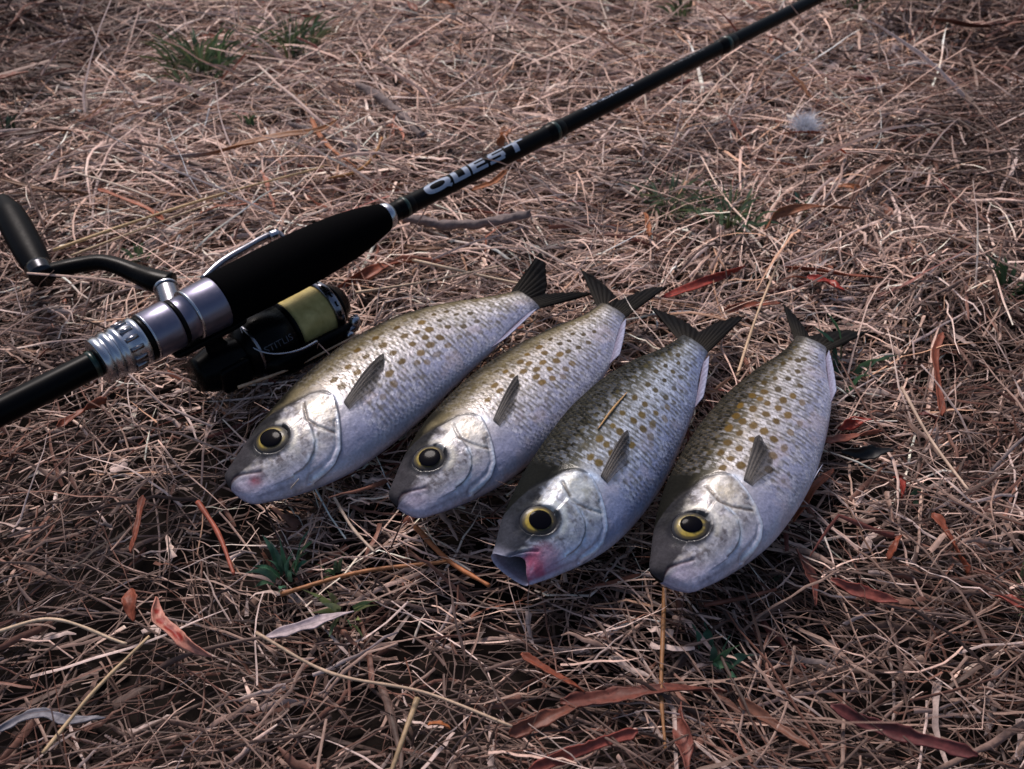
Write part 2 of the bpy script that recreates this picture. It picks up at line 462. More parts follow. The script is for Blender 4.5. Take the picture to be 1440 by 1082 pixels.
def straw(n, sampler, kind, wmul=1.0, lmul=1.0, K=7, seed=1):
    r = np.random.default_rng(seed)
    x, y = sampler(r, n)
    keep = np.ones(len(x), bool)
    dens = 0.62 + 0.75 * fbm(x * 12, y * 12, 5)
    for p, rad, f in BAREW:
        dens = dens * (1 - (1 - f) * np.exp(-((x - p[0]) ** 2 + (y - p[1]) ** 2 * .6) / rad ** 2))
    keep = r.random(len(x)) < np.clip(dens, 0, 1)
    x, y, dens = x[keep], y[keep], dens[keep]
    n = len(x)
    Ln = np.clip(r.lognormal(math.log(0.036), 0.55, n), .010, .13) * lmul
    Wd = np.clip(r.lognormal(math.log(0.00105), 0.38, n), .0005, .0032) * wmul
    Wd = np.where(Ln < .02, Wd * 1.15, Wd)
    far = np.clip(y - .40, 0, .8); Wd = Wd * (1 + 1.1 * far); Ln = Ln * (1 + .8 * far)      # the grass grows coarser further off
    chaff = r.random(n) < .05
    Wd = np.where(chaff, Wd * 2.2 + .0008, Wd); Ln = np.where(chaff, np.minimum(Ln, .022), Ln)
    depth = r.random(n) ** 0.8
    pal = np.array([[.47, .325, .235], [.55, .41, .32], [.40, .28, .215], [.25, .165, .12], [.13, .08, .06], [.47, .27, .14], [.42, .345, .30], [.20, .085, .05], [.62, .50, .41], [.22, .055, .035], [.36, .115, .05]])
    pr = np.array([.24, .22, .16, .08, .07, .06, .06, .05, .06, 0, 0])
    # browner, greyer straw towards the frame edges: vignette darkening put into its colour
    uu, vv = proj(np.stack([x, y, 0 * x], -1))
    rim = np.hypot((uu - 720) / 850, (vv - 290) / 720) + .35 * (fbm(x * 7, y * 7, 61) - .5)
    vignette = 1.5 * sstep(.55, 1.02, rim)
    ci = r.choice(len(pal), n, p=pr)
    under = (r.random(n) < .62) & (depth < .55)              # dark lower blades: shade of the gaps put into the straw colour
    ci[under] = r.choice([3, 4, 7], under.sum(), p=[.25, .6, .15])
    rust = (r.random(n) < .020) & (wmul < 2)
    Wd = np.where(rust, r.uniform(.0022, .0042, n), Wd); Ln = np.where(rust, r.uniform(.025, .07, n), Ln); ci[rust] = r.choice([7, 9, 10], rust.sum())
    sw = r.random(n) < .85 * vignette
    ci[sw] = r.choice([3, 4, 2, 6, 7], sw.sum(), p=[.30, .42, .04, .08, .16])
    ci[chaff] = r.choice([6, 7, 4, 1, 3], chaff.sum(), p=[.25, .25, .2, .15, .15])
    pal = (pal * .70 + pal.mean(1)[:, None] * .30) * np.array([1.08, .935, .925]) * np.array([1.42, 1.50, 1.38, 1.12, .85, 1.2, 1.25, .95, 1.38, 1., 1.])[:, None]
    th = 3.4 * (fbm(x * 7, y * 7, 33) - .5) + r.normal(0.2, .62, n) + np.where(r.random(n) < .25, r.uniform(-1.6, 1.6, n), 0) + np.where(r.random(n) < .5, 0, math.pi)
    turn = r.normal(0, .38, n)
    kink = np.where(r.random(n) < .22, r.normal(0, .9, n), 0); kp = r.integers(1, K - 1, n)
    z0 = mat_height(x, y) - 0.029 + 0.031 * depth * np.clip(dens, .35, 1)
    slope = r.normal(0, .10, n) + np.where((r.random(n) < .06) & (depth > .5), r.uniform(.2, .8, n), 0)
    arch = np.abs(r.normal(0, .05, n)) * Ln
    t = np.linspace(0, 1, K)
    ang = th[:, None] + turn[:, None] * (t[None] - .5) + kink[:, None] * (np.arange(K)[None] >= kp[:, None]) + r.normal(0, .07, (n, K))
    ds = Ln / (K - 1)
    px = x[:, None] + np.cumsum(np.cos(ang) * ds[:, None], 1) - np.cos(th)[:, None] * Ln[:, None] * .5
    py = y[:, None] + np.cumsum(np.sin(ang) * ds[:, None], 1) - np.sin(th)[:, None] * Ln[:, None] * .5
    pz = z0[:, None] + slope[:, None] * Ln[:, None] * t[None] + 4 * arch[:, None] * t * (1 - t) + r.normal(0, .0009, (n, K))
    pz = np.minimum(pz, under_fish(px, py))
    pz = np.minimum(pz, under_reel(px, py))
    P = np.stack([px, py, pz], -1)
    T = np.gradient(P, axis=1); T /= np.linalg.norm(T, axis=2)[..., None] + 1e-9
    S = np.cross(T, np.array([0, 0, 1.0])); S /= np.linalg.norm(S, axis=2)[..., None] + 1e-9
    N = np.cross(S, T)
    rl = r.uniform(-1.1, 1.1, n)[:, None] + r.normal(0, .5, n)[:, None] * t[None]
    A = np.cos(rl)[..., None] * S + np.sin(rl)[..., None] * N
    B = -np.sin(rl)[..., None] * S + np.cos(rl)[..., None] * N
    tap = np.where(r.random(n)[:, None] < .55, (1 - .75 * t[None] ** 2), .85 + .15 * np.cos(3 * t[None])) * (1 + .15 * r.normal(0, 1, (n, K)))
    w = (Wd[:, None] * .5 * np.clip(tap, .12, 1.4))[..., None]
    fold = r.uniform(.25, .9, n)[:, None, None]
    V = np.stack([P - A * w - B * w * fold * .5, P + B * w * fold * .5, P + A * w - B * w * fold * .5], 2)   # n,K,3,3
    base = (np.arange(n) * K * 3)[:, None, None]
    i = np.arange(K - 1)[None, :, None] * 3; j = np.arange(2)[None, None, :]
    q = base + i + j
    Q = np.stack([q, q + 1, q + 4, q + 3], -1).reshape(-1, 4)
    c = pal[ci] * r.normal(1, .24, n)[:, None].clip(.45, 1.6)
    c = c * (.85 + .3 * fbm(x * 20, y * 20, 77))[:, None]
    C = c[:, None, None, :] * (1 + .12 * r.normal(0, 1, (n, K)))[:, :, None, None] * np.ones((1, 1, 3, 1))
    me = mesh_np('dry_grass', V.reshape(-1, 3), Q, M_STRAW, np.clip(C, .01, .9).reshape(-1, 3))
    o = link('dry_grass', me)
    o['kind'] = 'stuff'; o['label'] = kind; o['category'] = 'grass'
    return o


# ------------------------------------------------------------------ rod frame
RA, RB = at(168, 494, 0.062), at(1145, 0, 0.050)
RX = (RB - RA) / np.linalg.norm(RB - RA)
RY = np.cross([0, 0, 1.0], RX); RY /= np.linalg.norm(RY)
RZ = np.cross(RX, RY)
ROD_M = np.eye(4); ROD_M[:3, 0] = RX; ROD_M[:3, 1] = RY; ROD_M[:3, 2] = RZ; ROD_M[:3, 3] = RA


_s = np.linspace(-.25, 1.4, 4000)
_u = proj(RA + _s[:, None] * RX)[0]


def su(u):
    """distance along the rod of the spot measured at photo column u"""
    return float(np.interp(u, _u, _s))


def rpx(u, thick):
    return thick / 2 * mpp(RA + su(u) * RX)


def rloc(u, v, z):
    """rod-frame coordinates of pixel (u, v) on world level z"""
    d = at(u, v, z) - RA
    return np.array([d @ RX, d @ RY, d @ RZ])


REEL_D = 0.046            # spool axis below the rod axis
S_SPOOL = (su(404), su(478))


def under_reel(X, Y):
    d0 = X - RA[0]; d1 = Y - RA[1]
    a = d0 * RX[0] + d1 * RX[1]; b = d0 * RY[0] + d1 * RY[1]
    ins = (a > su(255)) & (a < su(500)) & (np.abs(b) < .026)
    return np.where(ins, -.004 - 0.0 * a, 1.0)


def near_sampler(r, n):
    y = 0.10 + r.random(n) ** 0.9 * 1.25
    half = 0.30 + 0.44 * (y - .18)
    m = half.max()
    k = r.random(n) < half / m
    y = y[k]; half = half[k]
    return r.uniform(-1, 1, len(y)) * half, y


def far_sampler(r, n):
    x = r.normal(0, .95, n).clip(-2.6, 2.6); y = .6 + r.normal(0, .95, n).clip(-2.2, 3.0)
    half = 0.35 + 0.44 * (y - .18)
    k = ~((y > .05) & (y < 1.42) & (np.abs(x) < half))
    return x[k], y[k]


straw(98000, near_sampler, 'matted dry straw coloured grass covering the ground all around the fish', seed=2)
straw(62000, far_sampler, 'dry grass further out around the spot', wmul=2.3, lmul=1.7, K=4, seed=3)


# ------------------------------------------------------------------ fish
EYE_X, EYE_Y, EYE_R = .137, .026, .043
OPER = np.array([(.150, -.975), (.18, -.935), (.21, -.88), (.24, -.75), (.268, -.5), (.292, -.25), (.312, 0), (.320, .10), (.318, .18)])
PREO = np.array([(.120, -.74), (.143, -.72), (.163, -.66), (.185, -.55), (.203, -.40), (.215, -.2), (.222, -.05)])
GROV = np.array([(.255, .36), (.240, .22), (.225, .03), (.230, -.18), (.245, -.40), (.252, -.46)])
NAPE = np.array([(.200, .74), (.222, .66), (.25, .55), (.285, .45), (.302, .33), (.315, .14)])
MOUTH = np.array([(.010, .30), (.026, .10), (.046, -.12), (.068, -.30)])
SPOTS = {1: [(0.355, 0.342), (0.355, 0.151), (0.41, 0.37), (0.413, 0.181), (0.47, 0.545), (0.468, 0.328), (0.53, 0.328), (0.46, 0.121), (0.53, 0.091), (0.608, 0.532), (0.598, 0.27), (0.538, 0.558), (0.592, 0.03), (0.675, 0.384), (0.635, 0.211), (0.67, 0.136), (0.528, -0.151), (0.588, -0.226), (0.558, -0.342), (0.63, -0.196), (0.638, 0.015), (0.672, -0.166), (0.72, 0.24), (0.72, -0.015), (0.622, -0.44), (0.67, -0.412), (0.728, 0.48), (0.765, 0.44), (0.582, -0.453), (0.473, -0.196), (0.462, -0.398), (0.413, -0.467), (0.758, -0.196), (0.72, -0.384), (0.75, -0.426), (0.778, 0.226), (0.812, 0.091), (0.805, -0.24), (0.785, -0.545)],
         2: [(0.665, 0.48), (0.722, 0.519), (0.72, 0.255), (0.65, 0.284), (0.612, 0.493), (0.57, 0.44), (0.578, 0.299), (0.508, 0.467), (0.503, 0.313), (0.44, 0.384), (0.432, 0.24), (0.382, 0.255), (0.645, -0.015), (0.61, 0.136), (0.6, -0.061), (0.572, 0.106), (0.545, 0.0), (0.638, -0.299), (0.753, 0.166), (0.792, 0.284), (0.748, -0.136), (0.812, 0.046), (0.708, -0.03), (0.678, 0.046), (0.54, 0.24), (0.54, -0.166), (0.575, -0.255), (0.605, -0.384), (0.672, -0.313), (0.792, -0.226), (0.85, -0.136)],
         3: [(0.365, 0.255), (0.365, 0.106), (0.432, 0.313), (0.428, 0.181), (0.495, 0.27), (0.492, 0.136), (0.555, 0.27), (0.555, 0.061), (0.552, -0.166), (0.548, -0.356), (0.633, 0.061), (0.633, -0.211), (0.64, -0.426), (0.71, 0.046), (0.712, -0.226), (0.72, -0.44), (0.782, 0.313), (0.77, 0.015), (0.768, -0.284), (0.825, -0.03), (0.828, 0.24), (0.872, 0.0), (0.712, 0.24), (0.633, 0.27), (0.828, -0.299), (0.875, -0.37), (0.592, 0.0), (0.59, -0.27), (0.48, -0.151), (0.415, 0.03), (0.685, -0.356), (0.902, 0.226), (0.782, -0.48)],
         4: [(0.42, 0.426), (0.413, 0.24), (0.33, 0.299), (0.362, 0.091), (0.37, 0.27), (0.468, 0.356), (0.515, 0.24), (0.578, 0.384), (0.515, 0.412), (0.51, 0.061), (0.462, 0.151), (0.498, -0.136), (0.565, -0.03), (0.575, 0.166), (0.622, 0.24), (0.702, 0.211), (0.768, 0.151), (0.82, 0.03), (0.7, -0.106), (0.61, -0.166), (0.62, 0.046), (0.662, 0.03), (0.552, -0.342), (0.76, -0.166), (0.712, 0.519), (0.63, 0.384), (0.475, 0.532), (0.53, 0.545), (0.635, 0.532), (0.872, 0.181), (0.835, 0.506), (0.868, 0.44), (0.89, 0.015), (0.442, -0.255), (0.392, -0.313), (0.488, -0.356), (0.605, -0.426), (0.692, -0.328), (0.748, 0.398), (0.668, 0.398), (0.578, 0.595), (0.378, 0.44)]}


def line_dist(x, y, L):
    """distance in body lengths from (x, y) to a polyline given as (x, t); also the side of it"""
    t = L[:, 1]; lx = L[:, 0]
    ly = np.where(t > 0, t * fD(lx), t * fV(lx))
    best = np.full(x.shape, 9.0); side = np.zeros(x.shape)
    for a in range(len(L) - 1):
        ax, ay, bx, by = lx[a], ly[a], lx[a + 1], ly[a + 1]
        dx, dy = bx - ax, by - ay
        s = np.clip(((x - ax) * dx + (y - ay) * dy) / (dx * dx + dy * dy), 0, 1)
        d = np.hypot(x - ax - s * dx, y - ay - s * dy)
        cr = (x - ax) * dy - (y - ay) * dx
        side = np.where(d < best, np.sign(cr), side); best = np.minimum(best, d)
    return best, side


def body_xy(x, t):
    t = np.asarray(t, float)
    return np.where(t > 0, t * fD(x), t * fV(x))


def surf_z(x, y):
    h = np.where(y > 0, fD(x), fV(x))
    return fW(x) * np.sqrt(np.clip(1 - (y / h) ** 2, 0, 1))


def surf_n(k, x, y):
    e = .004
    zx = (surf_z(x + e, y) - surf_z(x - e, y)) / (2 * e); zy = (surf_z(x, y + e) - surf_z(x, y - e)) / (2 * e)
    n = np.array([-zx, -zy, 1.0]); return n / np.linalg.norm(n)


def make_fish(k, label, pect, tail, opened=False, red=0.0, seed=0, tone=1.0, cool=0.0, pelvic=False, anal=1.0):
    x0, y0, hd, b1, b2, roll, Ln = FISH[k]
    root = empty('fish', (x0, y0, FISH_Z)); root.rotation_euler = (0, 0, hd)
    tag(root, label, 'fish', 'row of four freshly caught fish')
    # --- body surface
    XS0 = .024
    xs = np.concatenate([np.linspace(XS0, .36, 190), np.linspace(.36, 1, 251)[1:]])
    up = np.linspace(0, np.pi, 150); dn = np.linspace(np.pi, 2 * np.pi, 22)[1:-1]
    ph = np.concatenate([up, dn]); nu = len(up)
    X = np.repeat(xs[:, None], len(ph), 1); PH = np.repeat(ph[None], len(xs), 0)
    c, s = np.cos(PH), np.sin(PH)
    D, Vv, Wd = fD(X), fV(X), fW(X)
    Y = np.where(c > 0, D * c, Vv * c); Z = Wd * s
    top = PH <= np.pi + 1e-6
    T = c
    if opened:
        ja = sstep(.12, .0, X)
        D = D - .010 * ja; Vv = Vv + .006 * ja; Wd = Wd + .0 * ja
        Y = np.where(c > 0, D * c, Vv * c); Z = Wd * s
    # --- relief of the upper flank
    do, so = line_dist(X, Y, OPER); dp, sp = line_dist(X, Y, PREO); dg, sg = line_dist(X, Y, GROV); dn_, sn = line_dist(X, Y, NAPE); dm, sm = line_dist(X, Y, MOUTH)
    ed = np.hypot(X - EYE_X, Y - EYE_Y)
    xo = np.interp(T, OPER[:, 1], OPER[:, 0], left=.15, right=.318)
    plate = sstep(.0025, -.0025, X - xo) * (T < .5)
    xp = np.interp(T, PREO[:, 1], PREO[:, 0], left=.12, right=.222)
    cheek = sstep(.003, -.003, X - xp) * (T < .1) * (T > -.78)
    n1 = fbm(X * 60, Y * 60, seed + 1); n2 = fbm(X * 160, Y * 160, seed + 2); n3 = fbm(X * 26, Y * 26, seed + 3)
    dz = .0095 * plate * sstep(.55, .2, T) * sstep(.10, .2, X) + .0042 * cheek * sstep(.06, .12, X)
    dz = dz - .0026 * np.exp(-(dg / .004) ** 2) - .0026 * np.exp(-(dn_ / .004) ** 2) * (X < .325)
    dz = dz - .0028 * np.exp(-(dm / .0035) ** 2) + .0010 * np.exp(-((dm - .009) / .006) ** 2) * (X < .085)
    dz = dz + .0022 * np.exp(-((ed - EYE_R * 1.02) / .006) ** 2) - .008 * sstep(EYE_R, EYE_R * .8, ed)
    dz = dz + .0028 * (n3 - .5) * (X < .32) + .0012 * (fbm(X * 45, Y * 90, seed + 91) - .5) * (X < .31) + .0008 * (n1 - .5)
    # second fold of the gill membrane below the cover
    dz = dz - .003 * np.exp(-((do - .012) / .004) ** 2) * (so * 1.0 < 0) * (T < -.3) * (T > -.97)
    # scales: lattice of overlapping rows
    arc = np.where(PH <= np.pi, (np.pi / 2 - PH), 0) * np.where(c > 0, D, Vv)
    px_, py_ = .0147, .0140
    row = arc / py_
    ri = np.floor(row); rf = row - ri
    colf = (X + .10 * arc) / px_ + .5 * (ri % 2)
    ci = np.floor(colf); cf = colf - ci
    scale_reg = sstep(.32, .35, X + .05 * sstep(.3, .7, T)) * top
    edge = sstep(.55, .95, cf + .9 * (np.abs(rf - .5)) ** 2 - .1)
    dz = dz + scale_reg * .0011 * (cf - .5) * sstep(1.0, .9, np.abs(T))
    hsh = vnoise(ci * 1.0 + .01, ri * 1.0 + .01, seed + 9)
    mask = top * sstep(0, .18, s)
    dz = dz * mask
    # normals of the bare ellipse section for displacement
    ny = c / np.maximum(np.where(c > 0, D, Vv), 1e-4); nz = s / np.maximum(Wd, 1e-4)
    nl = np.hypot(ny, nz); ny /= nl; nz /= nl
    Y2 = Y + ny * dz; Z2 = Z + nz * dz
    X2 = X.copy()
    # --- colour
    col = np.zeros(X.shape + (3,)); sheen = np.full(X.shape, .20)

    def mixc(cur, c2, f):
        return cur + (np.array(c2) - cur) * np.clip(f, 0, 1)[..., None]
    silver = np.array([.44, .415, .42]); belly = np.array([.27, .28, .41]); olive = np.array([.17, .140, .080]) if k < 3 else np.array([.055, .048, .030]); back = np.array([.007, .007, .006])
    col[:] = silver
    col = mixc(col, belly, sstep(.15, -.65, T) * .95)
    col = mixc(col, [.66, .66, .76], sstep(-.8, -1.0, T) * .6)
    col = mixc(col, [.44, .36, .25], sstep(.10, .5, T + .15 * (n3 - .5)) * .55)
    bt = {1: .66, 2: .64, 3: .42, 4: .46}[k] + .10 * sstep(.5, .9, X) + .12 * (n3 - .5) + tone * .0
    col = mixc(col, olive, sstep(bt - .28, bt, T))
    col = mixc(col, back, sstep(bt - .05, bt + .22, T) * .97)
    # scale dashes
    dash = scale_reg * edge * (.35 + .65 * hsh)
    ds_ = np.interp(T, [-1, -.7, -.35, 0, .35, .7, 1], [.05, .20, .50, .78, .95, .9, .5])
    col = mixc(col, [.085, .066, .040], np.clip(dash * ds_ * 1.25, 0, 1))
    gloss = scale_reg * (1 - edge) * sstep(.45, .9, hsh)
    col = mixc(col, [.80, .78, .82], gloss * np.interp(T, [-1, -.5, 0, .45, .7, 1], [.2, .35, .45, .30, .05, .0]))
    # fine dark lines running down the flank, one to each column of scales
    lc = (X + .06 * arc) / .0147 + .25 * (fbm(X * 25, arc * 25, seed + 5) - .5)
    li = np.floor(lc); lf = np.abs(lc - li - .5) * 2
    bar = sstep(.25, .75, lf) * sstep(.30, .62, vnoise(np.floor(lc + .5) * 3.7, arc * 75, seed + 4)) * sstep(.33, .38, X)
    col = mixc(col, [.070, .058, .036], bar * np.interp(T, [-1, -.75, -.4, 0, .3, .6, 1], [.10, .50, .74, .70, .58, .5, .2]))
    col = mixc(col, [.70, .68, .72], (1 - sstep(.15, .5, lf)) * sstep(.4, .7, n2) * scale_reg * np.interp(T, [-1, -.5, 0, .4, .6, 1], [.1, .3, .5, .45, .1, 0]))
    # soft blotches on the belly
    col = col * (1 + .22 * (n3 - .5) + .16 * (n1 - .5))[..., None]
    col = mixc(col, [.44, .37, .42], sstep(.55, .75, fbm(X * 18, Y * 22, seed + 12)) * sstep(.2, -.4, T) * .5)
    # spots
    rs = np.random.default_rng(seed + 100)
    for (sx, st) in SPOTS[k]:
        sy = float(body_xy(sx, st))
        sa = math.acos(st); sarc = (np.pi / 2 - sa) * (fD(sx) if st > 0 else fV(sx))
        R = (.0130 if k == 4 else .0122) * rs.uniform(.85, 1.15) * (1.0 if sx < .72 else .80)
        an = rs.uniform(.80, 1.0)
        wob = 1 + .35 * (n2 - .5)
        q = np.hypot((X - sx) * an, (arc - sarc) / an) / (R * wob)
        f = sstep(1.12, .72, q) * (1 if st > -.15 else max(.55, 1 + 1.2 * (st + .15)))
        cs = np.array([.115, .068, .014]) * rs.uniform(.75, 1.3)
        if sx > .7:
            cs = cs * np.array([.55, .62, 1.0])
        col = mixc(col, cs, f * .97 * top)
        sheen = sheen * (1 - .6 * f)
    # small fainter marks between the large spots
    for gx in np.arange(.36, .92, .031):
        for gt in np.arange(-.60, .60, .17):
            sx = gx + rs.normal(0, .003) + .012 * (round(gt / .17) % 2); st = float(np.clip(gt + rs.normal(0, .018), -.7, .7))
            if min(math.hypot(sx - a_, (st - b_) * .15) for a_, b_ in SPOTS[k]) < .019 or rs.random() < .15:
                continue
            sarc = (np.pi / 2 - math.acos(st)) * float(fD(sx) if st > 0 else fV(sx))
            q = np.hypot((X - sx) * .9, arc - sarc) / (.0084 * rs.uniform(.75, 1.15) * (1 + .4 * (n2 - .5)))
            col = mixc(col, [.085, .062, .022], sstep(1.2, .6, q) * top * rs.uniform(.40, .75) * (1 if st > -.1 else .75))
    # tail root
    col = mixc(col, [.06, .055, .05], sstep(.95, 1.0, X) * .7)
    # head
    head = sstep(.004, -.004, X - np.where(T < .16, xo, np.interp(T, NAPE[::-1][:, 1] if False else [.14, .33, .45, .55, .66, .74, 1], [.315, .302, .285, .25, .222, .2, .12])))
    hc = np.zeros_like(col); hc[:] = [.38, .37, .41]
    mott = sstep(.44, .60, n2) * .7 + sstep(.46, .62, n1) * .6
    hc = mixc(hc, [.13, .115, .125], mott * sstep(-.9, -.25, T) * .95)
    hc = mixc(hc, [.58, .54, .48], sstep(.5, .75, fbm(X * 40, Y * 40, seed + 30)) * sstep(-.5, 0, T) * .7)
    hc = mixc(hc, [.52, .46, .34], np.exp(-(((X - .262) / .035) ** 2 + ((T - .12) / .28) ** 2)) * .75)
    hc = mixc(hc, [.66, .63, .55], np.exp(-((ed - EYE_R * 1.28) / .008) ** 2) * sstep(EYE_X - .01, EYE_X + .02, X) * .75)
    hc = mixc(hc, [.52, .50, .62], sstep(-.45, -.8, T) * .8)
    # dark top of the snout and forehead
    sn_d = sstep(.30, .52, T + .8 * sstep(.17, .03, X) * sstep(-.1, .35, T) - .12 * sstep(.15, .22, X) + .2 * (n1 - .5))
    hc = mixc(hc, [.014, .014, .016], sn_d * .97)
    hc = mixc(hc, [.30, .30, .34], sstep(.60, .80, fbm(X * 120, Y * 120, seed + 81)) * sstep(.02, .06, X) * sstep(.7, .3, T) * .35)
    hc = mixc(hc, [.045, .042, .048], sstep(.135, .08, X) * sstep(-.22, .18, T + .3 * (n1 - .5)) * .9)
    hc = mixc(hc, [.016, .016, .020], sstep(EYE_R * (1.18 + .32 * sstep(EYE_X, EYE_X - .04, X)), EYE_R * 1.0, ed))
    # lips and jaw
    hc = mixc(hc, [.37, .33, .43], sstep(.09, .03, X) * sstep(.05, -.25, T) * (.55 + .5 * n1))
    hc = mixc(hc, [.46, .45, .58], sstep(-.62, -.8, T) * sstep(.13, .08, X) * .6)
    hc = mixc(hc, [.05, .030, .04], np.exp(-(dm / .0036) ** 2) * .7)
    hc = mixc(hc, [.15, .12, .15], np.exp(-((T + .90) / .035) ** 2) * sstep(.22, .14, X) * sstep(.01, .05, X) * .45)
    if red:
        hc = mixc(hc, [.26, .045, .07], red * np.exp(-(((X - .046) / .012) ** 2 + ((T + .46) / .16) ** 2)) * (.6 + .6 * n2))
    # seams of the gill cover
    hc = mixc(hc, [.70, .74, .84], np.exp(-((do - .005) / .0042) ** 2) * sstep(.2, .6, fbm(X * 30, Y * 30, seed + 51)) * .9)
    hc = mixc(hc, [.66, .72, .82], np.exp(-((dp - .003) / .005) ** 2) * sstep(.3, .75, n1))
    hc = hc * (1 + .55 * (fbm(X * 95, Y * 50, seed + 71) - .5))[..., None]
    hc = mixc(hc, [.17, .15, .15], np.exp(-((dp + 0) / .0026) ** 2) * .6)
    hc = mixc(hc, [.70, .69, .68], np.exp(-((dg - .007) / .004) ** 2) * .45 * sstep(.35, .6, n1))  # pale highlight painted along the groove
    hc = mixc(hc, [.09, .065, .05], np.exp(-(dg / .0036) ** 2) * .85)
    hc = mixc(hc, [.60, .58, .56], sstep(.52, .66, fbm(X * 34, Y * 48, seed + 95)) * sstep(-.75, -.4, T) * sstep(.55, .3, T) * sstep(.13, .17, X) * .55)
    col = col * (1 - head[..., None]) + hc * head[..., None]
    col = mixc(col, [.03, .028, .028], np.exp(-(dn_ / .0045) ** 2) * .85 * (X < .322))
    outer = np.exp(-((do) / .0038) ** 2) * (1 - head)
    col = mixc(col, [.09, .08, .10], outer * .8)
    # bright shoulder spot where the gill cover ends
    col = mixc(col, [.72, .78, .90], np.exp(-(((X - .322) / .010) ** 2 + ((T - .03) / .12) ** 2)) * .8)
    sheen = np.where(head > .5, .24, sheen) * sstep(.62, .25, T) * sstep(.06, .12, X)
    sheen = np.clip(sheen + .22 * np.exp(-((do - .005) / .004) ** 2) * head + .15 * np.exp(-((dp - .003) / .005) ** 2) * head * n1, 0, .5)
    if cool:
        col = col * np.array([1 - .16 * cool, 1 - .04 * cool, 1 + .10 * cool])
    # the flank lying on the straw
    low = ~top
    col[low] = np.where(c[low][:, None] > .35, np.array(back), np.array(belly))
    sheen[low] = .1
    # --- mouth end
    if opened:
        # the gape: the upper flank is cut back to the corner of the mouth, the jaw tips stay forward
        gap = np.clip(s, 0, 1) * np.exp(-((T + .30) / .42) ** 2)
        X2 = X + .034 * gap * sstep(.13, 0, X) ** 1.3
        pk = sstep(.125, .05, X) * sstep(-.05, -.32, T) * sstep(-1.0, -.88, T) * top
        col = mixc(col, np.array([.33, .085, .15]), pk * (.5 + .8 * n1))
        col = mixc(col, [.42, .28, .40], np.exp(-(((X - .085) / .028) ** 2 + ((T + .50) / .2) ** 2)) * .8)
        col = mixc(col, [.42, .42, .54], sstep(.05, .0, X) * sstep(-.2, .2, T) * .85)
    P = fish_pt(k, X2, Y2, Z2)
    n_r, n_c = X.shape
    rings = [P]; cols = [col]; shs = [sheen]
    cx = lambda f, dx: fish_pt(k, np.full(n_c, XS0 + dx), f * Y2[0] * 1.0, f * Z2[0])
    if not opened:
        pre = [cx(f, dx) for f, dx in ((.02, -.0205), (.30, -.0196), (.52, -.0175), (.70, -.0145), (.84, -.0105), (.94, -.0055))]
        pcol = [col[0]] * 6
    else:
        pre, pcol = [], []
        yc = -.012
        for f, dx, c_ in ((.02, .095, (.012, .010, .012)), (.45, .085, (.025, .02, .025)), (.70, .055, (.075, .065, .078)), (.84, .028, (.17, .15, .185)), (.92, .010, (.20, .16, .21)), (.97, -.001, (.40, .38, .50)), (1.0, -.004, (.42, .41, .53))):
            pre.append(fish_pt(k, X2[0] * (.55 + .45 * f) + dx, yc + (Y2[0] - yc) * f, f * Z2[0]))
            cq = np.tile(np.array(c_), (n_c, 1)); w_ = (sstep(.1, -.3, T[0]) * top[0] * (f > .6) * .75)[:, None]
            pcol.append(cq * (1 - w_) + np.array([.26, .06, .10]) * w_)
    P = np.concatenate([np.stack(pre), P]); col = np.concatenate([np.stack(pcol), col]); sheen = np.concatenate([np.repeat(sheen[:1] * 0, len(pre), 0), sheen])
    end = fish_pt(k, np.full(n_c, 1.012), np.zeros(n_c), np.zeros(n_c))[None]
    P = np.concatenate([P, end]); col = np.concatenate([col, col[-1:]]); sheen = np.concatenate([sheen, sheen[-1:]])
    me = mesh_np('body', P.reshape(-1, 3), grid_quads(len(P), n_c, True)[:, ::-1], M_FISH, np.clip(col, .004, .9).reshape(-1, 3), extra={'sheen': np.clip(sheen, 0, 1)})
    body = link('body', me, root)
    # --- eye
    ez = float(surf_z(EYE_X, EYE_Y)); en = surf_n(k, EYE_X, EYE_Y)
    ax = np.array([1, 0, 0.]) - en * en[0]; ax /= np.linalg.norm(ax); ay = np.cross(en, ax)
    ctr = np.array([EYE_X, EYE_Y, ez])

    def dome(R, hgt, z0, nr, cfun, name, par, mat, off=(0, 0), lip=0.0):
        rr = np.linspace(0.0, 1, nr)[:, None]; aa = np.linspace(0, 2 * np.pi, 56, endpoint=False)[None]
        rad = rr * R * (1 + (.05 * np.cos(2 * aa + seed) + .05 * np.cos(aa - 2.6) if name == 'pupil' else .02 * np.cos(3 * aa + seed)))
        hz = z0 + hgt * np.sqrt(np.clip(1 - (rr * .97) ** 2, 0, 1)) + 0 * aa + lip * np.exp(-((rr - .8) / .1) ** 2)
        q = ctr + (rad * np.cos(aa) + off[0])[..., None] * ax + (rad * np.sin(aa) + off[1])[..., None] * ay + hz[..., None] * en
        L3 = fish_pt(k, q[..., 0], q[..., 1], q[..., 2])
        cl = cfun(rr + 0 * aa, aa + 0 * rr) if cfun else None
        return link(name, mesh_np(name, L3.reshape(-1, 3), grid_quads(nr, 56, True), mat, None if cl is None else cl.reshape(-1, 3)), par)

    def iris(r, a):
        g1 = np.array([.30, .215, .028]); g2 = np.array([.060, .050, .026]); dk = np.array([.018, .018, .022])
        v = sstep(.15, .85, .5 + .5 * np.cos(a - {1: 2.0, 2: 1.6, 3: 1.9, 4: 2.9}[k])); nn = fbm(np.cos(a) * 4 + 9, np.sin(a) * 4 + r * 5, seed + 3)
        cl = g2 + (g1 - g2) * (v * .9 + 1.5 * (nn - .5)).clip(0, 1)[..., None]
        o1 = .80 * sstep(.68, .78, r) + .20 * sstep(.82, .92, r); cl = cl + (dk - cl) * o1[..., None]
